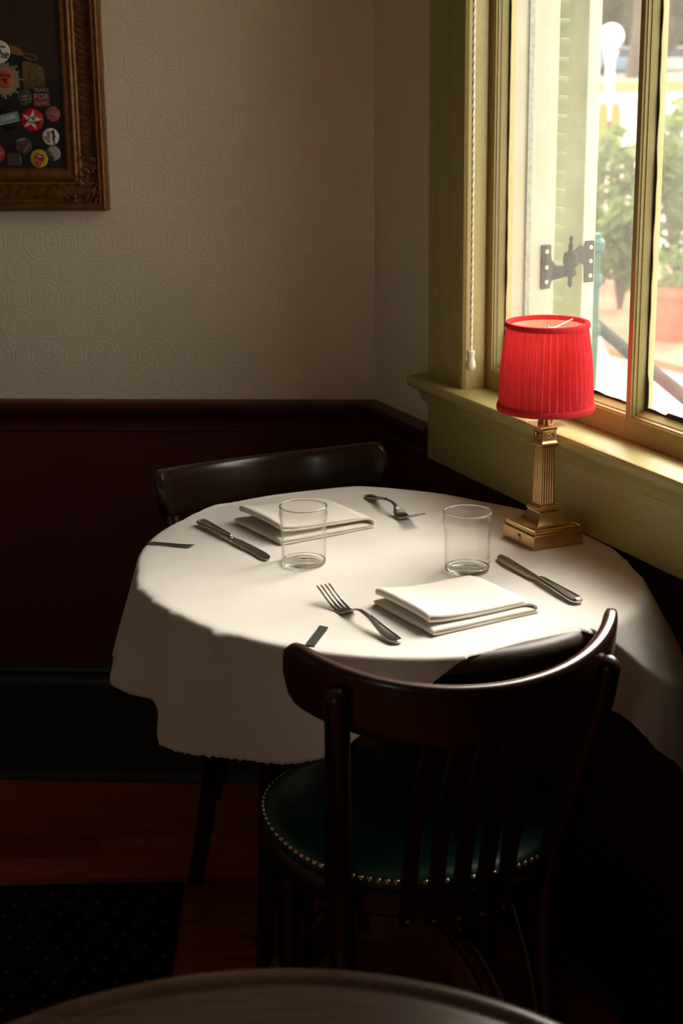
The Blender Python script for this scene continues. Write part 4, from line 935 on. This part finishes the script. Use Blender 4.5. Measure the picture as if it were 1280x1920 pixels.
# ================================================================== CHAIRS
def chair(x, y, fx, fy, label, rail_mat, nails, seat_dx=0):
    ang = math.atan2(fy, fx) - PI / 2
    t = empty('bentwood_chair', (x, y, FZ), ang); tag(t, label, 'chair', 'dark bentwood chairs'); H = -FZ
    SH = .47 + H
    # seat ring and cushion
    def seat_out(a, k=1.0, g=0):      # rounded seat, wider towards the front
        ca, sa = math.cos(a), math.sin(a); yy = math.copysign(abs(sa) ** .90, sa)
        xx = math.copysign(abs(ca) ** .86, ca) * (1 + .075 * yy)
        return Vector(((.202 + g) * xx * k + seat_dx, (.202 + g) * yy * k, 0))
    def loft(prof, n=96):
        mb = MB(); rings = []
        for g, z in prof: rings.append([seat_out(2 * PI * i / n, 1, g) + Vector((0, 0, z)) for i in range(n)])
        mb.sweep(rings); return mb
    loft([(-.02, SH - .062), (.004, SH - .062), (.009, SH - .056), (.009, SH - .032), (.004, SH - .026), (-.02, SH - .026)]).build('seat_frame', M['dark_wood'], t)
    loft([(-.01, SH - .027), (.003, SH - .026), (.0055, SH - .020), (.004, SH - .012), (-.001, SH - .006), (-.010, SH - .001), (-.03, SH + .005), (-.07, SH + .010), (-.12, SH + .0125), (-.196, SH + .0135)]).build('seat_cushion', M['leather'], t, angle=80)
    if nails:
        n0 = None
        for i in range(98):
            a = 2 * PI * i / 98; p = seat_out(a, 1, .0035); q = Vector((math.cos(a), math.sin(a), .9)).normalized()
            if n0 is None:
                n0 = MB().lathe([(.0044, -.0008), (.0042, .0006), (.0032, .0018), (.0016, .0025), (.0001, .0027)], 12).build('nail', M['nail'], t); c = n0
            else: c = n0.copy(); COL.objects.link(c); c.parent = t
            c.location = (p.x, p.y, SH - .0115); c.rotation_euler = q.to_track_quat('Z', 'Y').to_euler()
    # top rail
    rho, cyr = .2306, -.325 + .2306
    amax = math.asin(.21 / rho); mb = MB(); rings = []; N = 48
    def rail_pt(f):
        a = -amax + 2 * amax * f; rise = .035 * (a / amax) ** 2
        return Vector((rho * math.sin(a), cyr - rho * math.cos(a), .774 + H + rise)), Vector((math.sin(a), -math.cos(a), 0))
    for i in range(N + 1):
        f = i / N; p, nrm = rail_pt(f); ed = min(f, 1 - f) * 2 * amax * rho
        taper = 1 if ed > .03 else math.sqrt(max(0.02, 1 - ((.03 - ed) / .0302) ** 2))
        hgt = .082; top = p.z - (hgt * .42) * (1 - taper) * .55; bot = p.z - hgt + (hgt * .5) * (1 - taper) * .8
        th = .0105 * (.55 + .45 * taper); lean = Vector((0, .16, 0))
        ring = []
        for k in range(20):
            aa = 2 * PI * k / 20; cu, su = math.cos(aa), math.sin(aa)
            sx = math.copysign(abs(cu) ** .55, cu) * th; sz = math.copysign(abs(su) ** .45, su)
            zc = (top + bot) / 2 + sz * (top - bot) / 2
            ring.append(Vector((p.x, p.y, 0)) + nrm * sx + lean * (p.z - zc) + Vector((0, 0, zc)))
        rings.append(ring)
    mb.sweep(rings); mb.build('top_rail', rail_mat, t, angle=50)
    # posts that run down into the rear legs
    for s in (-1, 1):
        path = spline([(s * .172, -.272, .768 + H), (s * .171, -.266, .745 + H), (s * .168, -.256, .70 + H), (s * .157, -.215, .58 + H), (s * .146, -.172, .45 + H), (s * .140, -.170, .33 + H), (s * .139, -.215, .16 + H), (s * .140, -.285, .0005)], 6)
        rad = [.0155 + .003 * math.exp(-((p.z - .45 - H) / .12) ** 2) for p in path]; rad[0] = .004; rad[1] = .0095; rad[2] = .0125; rad[3] = .0145
        MB().tube(path, rad, 14).build('rear_leg', M['dark_wood'], t)
    for s in (-1, 1):
        path = spline([(s * .146, .100, SH - .03), (s * .150, .092, .25), (s * .156, .072, .0005)], 8)
        MB().tube(path, [.0195 - .006 * i / len(path) for i in range(len(path))], 14).build('front_leg', M['dark_wood'], t)
    # five slats
    for k in range(5):
        xs = (k - 2) * .033; rp = rho - math.sqrt(rho ** 2 - xs ** 2)
        ytop = -.325 + rp + .010; yb = -math.sqrt(max(0, .205 ** 2 - xs ** 2)) - .008
        path = spline([(xs, ytop, .704 + H), (xs, ytop + (yb - ytop) * .30, .64 + H), (xs, ytop + (yb - ytop) * .72, .53 + H), (xs * .98, yb, .405 + H)], 6); rings = []
        for p in path:
            rings.append([p + Vector((u, v, 0)) for u, v in ((-.0098, -.005), (-.0085, -.0065), (.0085, -.0065), (.0098, -.005), (.0098, .005), (.0085, .0065), (-.0085, .0065), (-.0098, .005))])
        sl_ = MB().sweep(rings).build('slat', M['dark_wood'], t, angle=40)
        MB().lathe([(.0048, -.001), (.0042, .0012), (.0001, .0020)], 12).build('screw', M['nail'], sl_, loc=(xs * .98, yb - .0072, .413 + H), rot=(PI / 2, 0, 0))
    # bent braces under the seat
    for s in (-1, 1):
        MB().tube(spline([(s * .138, .085, .17 + H), (s * .128, .072, .30 + H), (s * .112, .03, .385 + H), (s * .108, -.03, .395 + H), (s * .115, -.09, .375 + H), (s * .128, -.14, .29 + H), (s * .134, -.178, .20 + H)], 6), .0085, 10).build('side_brace', M['dark_wood'], t)
    MB().tube(spline([(-.128, .095, .17 + H), (-.118, .092, .30 + H), (-.07, .10, .383 + H), (0, .11, .396 + H), (.07, .10, .383 + H), (.118, .092, .30 + H), (.128, .095, .17 + H)], 6), .0085, 10).build('front_brace', M['dark_wood'], t)
    return t
chair(.086, 2.060, -.2656, .9641, 'dark bentwood chair with green studded seat at the front of the table', M['front_rail_wood'], True, .014)
chair(-.030, 2.534, .438, -.900, 'dark bentwood chair behind the table against the dark red wall', M['rail_wood'], False)

# ================================================================== RUG
rg = MB().box((-.72, -.65, .004), (1.44, 1.3, .008)).build('rug', M['rug'], loc=(-.302, 2.715, FZ), rot=(0, 0, math.radians(1.5)), bevel=.003)
tag(rg, 'dark rug with tiny red stars on the wooden floor', 'rug')

# ================================================================== PICTURE
pic = empty('framed_picture', (CX, CY, 0), BA); tag(pic, 'gilt framed portrait hanging on the embossed wallpaper', 'picture')
T0, T1, PZ0, PZ1 = .509, 1.06, 1.179, 1.86
# profile across the frame, u from the outer edge inwards, d out from the wall
fp = [(0, .004), (0, .026), (.0025, .031), (.0055, .0325), (.008, .0305), (.009, .028), (.011, .0285), (.0145, .030), (.0165, .027), (.0175, .0235), (.024, .0185), (.034, .0165), (.044, .0185), (.049, .0208), (.051, .0220), (.054, .0220), (.056, .0205), (.0595, .0225), (.062, .0235), (.0655, .0215), (.067, .019), (.070, .0195), (.0735, .0205), (.077, .0185), (.079, .0155), (.081, .0125), (.081, .004)]
mb = MB(); cs = [(T0, PZ0, 1, 1), (T1, PZ0, -1, 1), (T1, PZ1, -1, -1), (T0, PZ1, 1, -1)]
mb.sweep([[Bp(t + st * u, d, z + sz * u) for u, d in fp] for t, z, st, sz in cs], closed=True)
frame = mb.build('moulded_frame', M['gilt'], pic, angle=30)
mb = MB()
def crescent(t, z, horizontal, sgn):     # one scallop lying in the cove
    pts = []
    for k in range(9):
        a = -PI / 2 + PI * k / 8; r = .0115
        along, across = r * math.cos(a) * 1.0, r * math.sin(a)
        dd = .0185 + .0028 * math.cos(a) + (across / .0115) ** 2 * .002
        pts.append(Bp(t + (along * sgn if horizontal else across), dd, z + (across if horizontal else -along)))
    mb.tube(pts, [.0006, .0014, .0020, .0024, .0026, .0024, .0020, .0014, .0006], 6)
for side in range(4):
    mb = MB(); zc = PZ0 + .105; tc_ = T0 + .105
    while side < 2 and zc < PZ1 - .10: crescent((T0 + .034, T1 - .034)[side], zc, False, 1); zc += .0122
    while side > 1 and tc_ < T1 - .10: crescent(tc_, (PZ0 + .034, PZ1 - .034)[side - 2], True, 1); tc_ += .0185
    mb.build('scallop_border', M['gilt_dark'], frame)
rnd = random.Random(5)
for (t, z, st, sz) in cs:                # leafy corner ornaments
    mb = MB()
    for i in range(34):
        u = .018 + rnd.random() * .034; v = .016 + (rnd.random() ** 1.3) * .085
        if rnd.random() < .5: u, v = v, u
        c = Vector(Bp(t + st * u, .021 + .006 * rnd.random(), z + sz * v)); pts = []
        a0 = rnd.random() * 6.28; r = .0035 + rnd.random() * .005
        for k in range(7):
            a = a0 + k * .7; rr = r * (1 - k * .09); pts.append(c + Vector((rr * math.cos(a), -.0006 * k, rr * math.sin(a))))
        mb.tube(pts, [.0016, .0022, .0022, .002, .0018, .0014, .0008], 6)
    mb.build('corner_ornament', M['gilt'], frame)
mb = MB(); rnd = random.Random(9)
zc = PZ0 + .062
while zc < PZ1 - .06:
    for t in (T0 + .0605, T1 - .0605):
        c = Vector(Bp(t, .0235, zc)); a = rnd.uniform(-.7, .7); d = Vector((.002 * math.sin(a), 0, .002 * math.cos(a)))
        mb.tube([c - d, c, c + d], [.0006, .0014, .0006], 5)
    zc += .0042
tc_ = T0 + .062
while tc_ < T1 - .06:
    for z in (PZ0 + .0605, PZ1 - .0605):
        c = Vector(Bp(tc_, .0235, z)); a = rnd.uniform(.8, 2.2); d = Vector((.002 * math.sin(a), 0, .002 * math.cos(a))); mb.tube([c - d, c, c + d], [.0006, .0014, .0006], 5)
    tc_ += .0042
mb.build('beaded_border', M['gilt_dark'], frame)
MB().box(Bp((T0 + T1) / 2, .0085, (PZ0 + PZ1) / 2), (T1 - T0 - .14, .007, PZ1 - PZ0 - .14)).build('canvas', M['canvas'], pic, smooth=False)
CD = .0122      # painted surface
def flat(name, pts, mat, d=.0004, parent=pic, lift=0):       # a painted shape, points (t, z)
    mb = MB(); n = len(pts); f0, f1 = CD + lift, CD + lift + d
    mb.add([Bp(t, f0, z) for t, z in pts] + [Bp(t, f1, z) for t, z in pts], [tuple(range(n)), tuple(range(n, 2 * n))[::-1]] + [(i, (i + 1) % n, n + (i + 1) % n, n + i) for i in range(n)])
    return mb.build(name, mat, parent, smooth=False)
flat('painted_coat', [(.586, 1.252), (.99, 1.252), (.99, 1.30), (.96, 1.48), (.84, 1.50), (.70, 1.487), (.676, 1.474), (.655, 1.462), (.640, 1.455), (.625, 1.43), (.600, 1.42), (.587, 1.405)], M['coat_paint'])
# epaulette: straps and fringe
ep = flat('painted_epaulette', [(.688, 1.487), (.671, 1.484), (.660, 1.476), (.655, 1.468), (.668, 1.468), (.690, 1.474)], M['gold_paint'], .0008, lift=.0004)
mb = MB()
cen = Vector((.6455, 0, 1.464))
mb.tube([Bp(cen.x + .0135 * math.cos(a) + .000, CD + .001, cen.z + .0045 * math.sin(a) - .004 * (-math.cos(a)) * .9 + .001) for a in [2 * PI * i / 24 for i in range(24)]], .0012, 6, closed=True)
rnd = random.Random(2)
for i in range(15):
    f = i / 14; t = .6600 - f * .036; top = 1.4575 - .010 * max(0, f - .35) - .004 * f; ln = .050 - .004 * f + rnd.uniform(-.003, .003); bow = -.004 * f ** 1.5 + rnd.uniform(-.0006, .0006)
    mb.tube([Bp(t, CD + .0012, top), Bp(t + bow * .5, CD + .0018, top - ln * .4), Bp(t + bow, CD + .0008, top - ln)], [.0009, .0010, .0005], 5)
mb.build('painted_fringe', M['gold_paint'], ep)
# painted star of the order behind the orange badge
mb = MB(); sc_c = (.6975, 1.424)
for i in range(40):
    a = 2 * PI * i / 40; r0, r1 = .014, (.030 if i % 5 else .036) * (1 + .08 * math.sin(i * 2.3))
    d = (math.cos(a), math.sin(a)); w2 = .0012
    pts = [(sc_c[0] + d[0] * r0 - d[1] * w2, sc_c[1] + d[1] * r0 + d[0] * w2), (sc_c[0] + d[0] * r1 - d[1] * w2 * 1.5, sc_c[1] + d[1] * r1 + d[0] * w2 * 1.5), (sc_c[0] + d[0] * r1 + d[1] * w2 * 1.5, sc_c[1] + d[1] * r1 - d[0] * w2 * 1.5), (sc_c[0] + d[0] * r0 + d[1] * w2, sc_c[1] + d[1] * r0 - d[0] * w2)]
    n = 4; mb.add([Bp(t, CD + .0004, z) for t, z in pts] + [Bp(t, CD + .0010, z) for t, z in pts], [(0, 1, 2, 3), (7, 6, 5, 4), (0, 1, 5, 4), (1, 2, 6, 5), (2, 3, 7, 6), (3, 0, 4, 7)])
mb.build('painted_star', M['cream_paint'], pic, smooth=False)

# the button badges pinned on the picture: each a thing of its own
def badge(t, z, r, mat, label, ring=None, rot=0):
    p = bloc(t, CD + .0008, z); o = empty('button_badge', p, BA); tag(o, label, 'badge', 'badges pinned on the portrait')
    MB().lathe([(r, 0), (r * 1.01, .0006), (r * .97, .0014), (r * .8, .0020), (r * .45, .0024), (.0001, .0026)], 40, cap=False).build('face', mat, o, rot=(PI / 2, 0, 0), angle=60)
    if ring: MB().tube([(r * .97 * math.cos(a), -.0010, r * .97 * math.sin(a)) for a in [2 * PI * i / 40 for i in range(40)]], r * .05, 6, closed=True).build('rim', ring, o)
    return o
def mark(o, name, pts, mat, y=-.0027, th=.0003, rot=0):
    c, s = math.cos(rot), math.sin(rot)
    q = [(x * c - z * s, x * s + z * c) for x, z in pts]
    return MB().poly(q, y, y - th).build(name, mat, o, smooth=False)
def words(o, s, size, mat, x, z, y=-.0030, tilt=0, shear=0, sx=1): return text_mesh('lettering', s, size, mat, o, (x, y, z), (PI / 2, 0, 0) if not tilt else Matrix.Rotation(tilt, 4, 'Y').to_3x3().to_4x4().__matmul__(Matrix.Rotation(PI / 2, 4, 'X')).to_euler(), shear, sx=sx)
b = badge(.7036, 1.4748, .0205, M['white_enamel'], 'white round badge with black lettering, at the shoulder of the portrait')
words(b, 'The', .021, M['black_ink'], .002, -.004, shear=.2, tilt=.12); words(b, 'the', .007, M['black_ink'], .0085, .009, tilt=.12)
b = badge(.6959, 1.4253, .0165, M['orange_enamel'], 'orange round badge in the middle of the painted star')
words(b, 'AC/DC', .0085, M['black_ink'], .001, .0065, tilt=.15)
mark(b, 'bird_mark', [(-.010, -.002), (-.002, .001), (.009, .0005), (.003, -.0015), (.005, -.007), (.001, -.009), (-.002, -.006), (-.001, -.003)], M['black_ink'])
b = badge(.6604, 1.3908, .0138, M['dim_grey'], 'grey metal ring badge left of the square red and black one', M['dull_steel'])
mb = MB().tube([(.0095 * math.cos(a), -.0026, .0095 * math.sin(a)) for a in [2 * PI * i / 32 for i in range(32)]], .0007, 6, closed=True); mb.build('ring', M['dull_steel'], b)
mark(b, 'dash', [(-.006, .0005), (.006, .0020), (.006, .0045), (-.006, .0030)], M['dim_white']); mark(b, 'dash', [(-.005, -.0050), (.005, -.0035), (.005, -.0010), (-.005, -.0025)], M['dim_white'])
# square badge
sq = empty('square_badge', bloc(.6281, CD + .0006, 1.3915), BA); tag(sq, 'square black and red badge with three lines of lettering', 'badge', 'badges pinned on the portrait')
MB().box((0, -.001, 0), (.0325, .002, .0355)).build('plate', M['black_ink'], sq, bevel=.0004)
MB().box((0, -.0021, -.0055), (.0318, .0004, .0235)).build('red_field', M['dim_red'], sq, smooth=False)
words(sq, 'TEARS', .0090, M['dim_white'], 0, .0125, -.0026, sx=1.1); words(sq, 'FOR', .0148, M['dim_white'], 0, .0005, -.0026, sx=1.0); words(sq, 'FEARS', .0090, M['dim_white'], 0, -.0115, -.0026, sx=1.1)
b = badge(.6935, 1.3537, .0215, M['black_ink'], 'black round badge crossed by a pale teal plate with lettering')
mark(b, 'plate', [(-.0200, -.0085), (.0195, -.0085), (.0195, .0085), (-.0200, .0085)], M['teal_enamel'], -.0027, .0006, .20)
mark(b, 'plate_edge', [(-.0200, -.0095), (.0195, -.0095), (.0195, -.0085), (-.0200, -.0085)], M['white_enamel'], -.0027, .0006, .20)
words(b, 'OASIS', .0105, M['white_enamel'], 0, 0, -.0036, tilt=-.20)
b = badge(.6492, 1.3495, .0215, M['red_enamel'], 'red round badge with a cream five pointed star and black words')
star = []
for k in range(10):
    a = PI / 2 - .22 + k * PI / 5; r = .0200 if k % 2 == 0 else .0076; star.append((r * math.cos(a), r * math.sin(a)))
mark(b, 'star', star, M['white_enamel']); words(b, 'THE', .0088, M['black_ink'], -.0005, .0035, -.0033, tilt=.16); words(b, 'CLASH', .0088, M['black_ink'], .0005, -.0042, -.0033, tilt=.16)
b = badge(.6091, 1.3600, .0145, M['pink_enamel'], 'shiny reddish badge touching the inner edge of the frame')
MB().tube([(-.0115, -.0026, .0025), (-.006, -.003, .0005), (0, -.003, .001), (.006, -.003, -.002), (.012, -.0024, -.003)], [.0008, .0016, .0012, .0016, .0006], 6).build('scribble', M['dim_white'], b)
b = badge(.6150, 1.3180, .0160, M['white_enamel'], 'white round badge with a black figure and small words')
mark(b, 'figure', [(.001, .009), (.004, .012), (.007, .0125), (.0085, .009), (.0075, .005), (.0105, .0005), (.0085, -.001), (.0078, -.004), (.0085, -.0135), (.0068, -.0135), (.0055, -.005), (.0030, -.006), (.0045, .002), (.0035, .0065)], M['black_ink'])
for i, (s_, x_) in enumerate((('the', -.003), ('and', -.0035), ('special', -.0065), ('beat', -.0050), ('ska', -.0030))): words(b, s_, .0046, M['black_ink'], x_, .0085 - i * .0043)
b = badge(.6118, 1.2870, .0138, M['grey_enamel'], 'small pale grey badge with dark rays below the white one')
for k in range(9):
    a = PI * .85 + k * .26; mark(b, 'ray', [(.004 * math.cos(a - .05), .004 * math.sin(a - .05)), (.0125 * math.cos(a - .07), .0125 * math.sin(a - .07)), (.0125 * math.cos(a + .07), .0125 * math.sin(a + .07)), (.004 * math.cos(a + .05), .004 * math.sin(a + .05))], M['black_ink'])
b = badge(.6694, 1.3021, .0163, M['dim_grey'], 'dark badge with red diagonal bands below the black badge')
mark(b, 'band', [(-.003, -.015), (.003, -.015), (.015, .003), (.013, .008)], M['dim_red']); mark(b, 'band', [(-.0145, -.004), (-.010, -.001), (-.004, -.006), (-.008, -.013)], M['dim_red'])
mark(b, 'stripe', [(.001, -.011), (.003, -.0115), (.012, .0015), (.011, .003)], M['dim_white'], -.0031); mark(b, 'arc', [(-.013, .006), (-.009, .011), (-.001, .0135), (.007, .0125), (.004, .0105), (-.004, .0095)], M['dim_white'])
b = badge(.6400, 1.2775, .0172, M['yellow_enamel'], 'yellow round badge with red lips and tongue near the frame bottom')
TL_ = -.28
mark(b, 'lips', [(-.0100, .001), (-.0095, .006), (-.0055, .0105), (-.002, .0095), (0, .0088), (.002, .0095), (.0055, .0105), (.0100, .006), (.0105, .001), (.0085, -.004), (.006, -.006), (-.006, -.006), (-.0085, -.003)], M['red_enamel'], rot=TL_)
mark(b, 'mouth', [(-.0075, .0035), (-.004, .0062), (0, .0055), (.004, .0062), (.0078, .0035), (.005, .0005), (-.005, .0005)], M['black_ink'], -.0030, rot=TL_)
mark(b, 'teeth', [(-.0065, .0040), (-.0035, .0060), (0, .0053), (.0035, .0060), (.0066, .0040), (0, .0030)], M['white_enamel'], -.0033, rot=TL_)
mark(b, 'tongue', [(-.0060, .0010), (0, .0022), (.0058, .0010), (.0068, -.006), (.0055, -.0125), (.001, -.0142), (-.0045, -.0125), (-.0068, -.006)], M['red_enamel'], -.0033, rot=TL_)
mark(b, 'shine', [(-.0040, -.001), (-.0030, -.001), (-.0034, -.0075), (-.0046, -.0075)], M['white_enamel'], -.0036, rot=TL_); mark(b, 'shine', [(.0020, -.003), (.0032, -.003), (.0030, -.0105), (.0020, -.0105)], M['white_enamel'], -.0036, rot=TL_)
sq = empty('square_badge', bloc(.6890, CD + .0006, 1.2763), BA); tag(sq, 'dark grey rounded square badge at the bottom left of the portrait', 'badge', 'badges pinned on the portrait')
MB().box((0, -.001, 0), (.026, .002, .0235)).build('plate', M['dim_grey'], sq, bevel=.0009)
MB().poly([(.0115, -.0115), (.0150, -.006), (.0155, .002), (.0135, .0085), (.0115, .0115)], -.0024, -.0004).build('bright_edge', M['dull_steel'], sq, smooth=False)
b = badge(.7210, 1.2875, .0160, M['red_enamel'], 'red badge cut by the left edge of the photo', M['dull_steel'])
mark(b, 'bar', [(-.012, -.002), (.012, -.002), (.012, .002), (-.012, .002)], M['dim_white'])
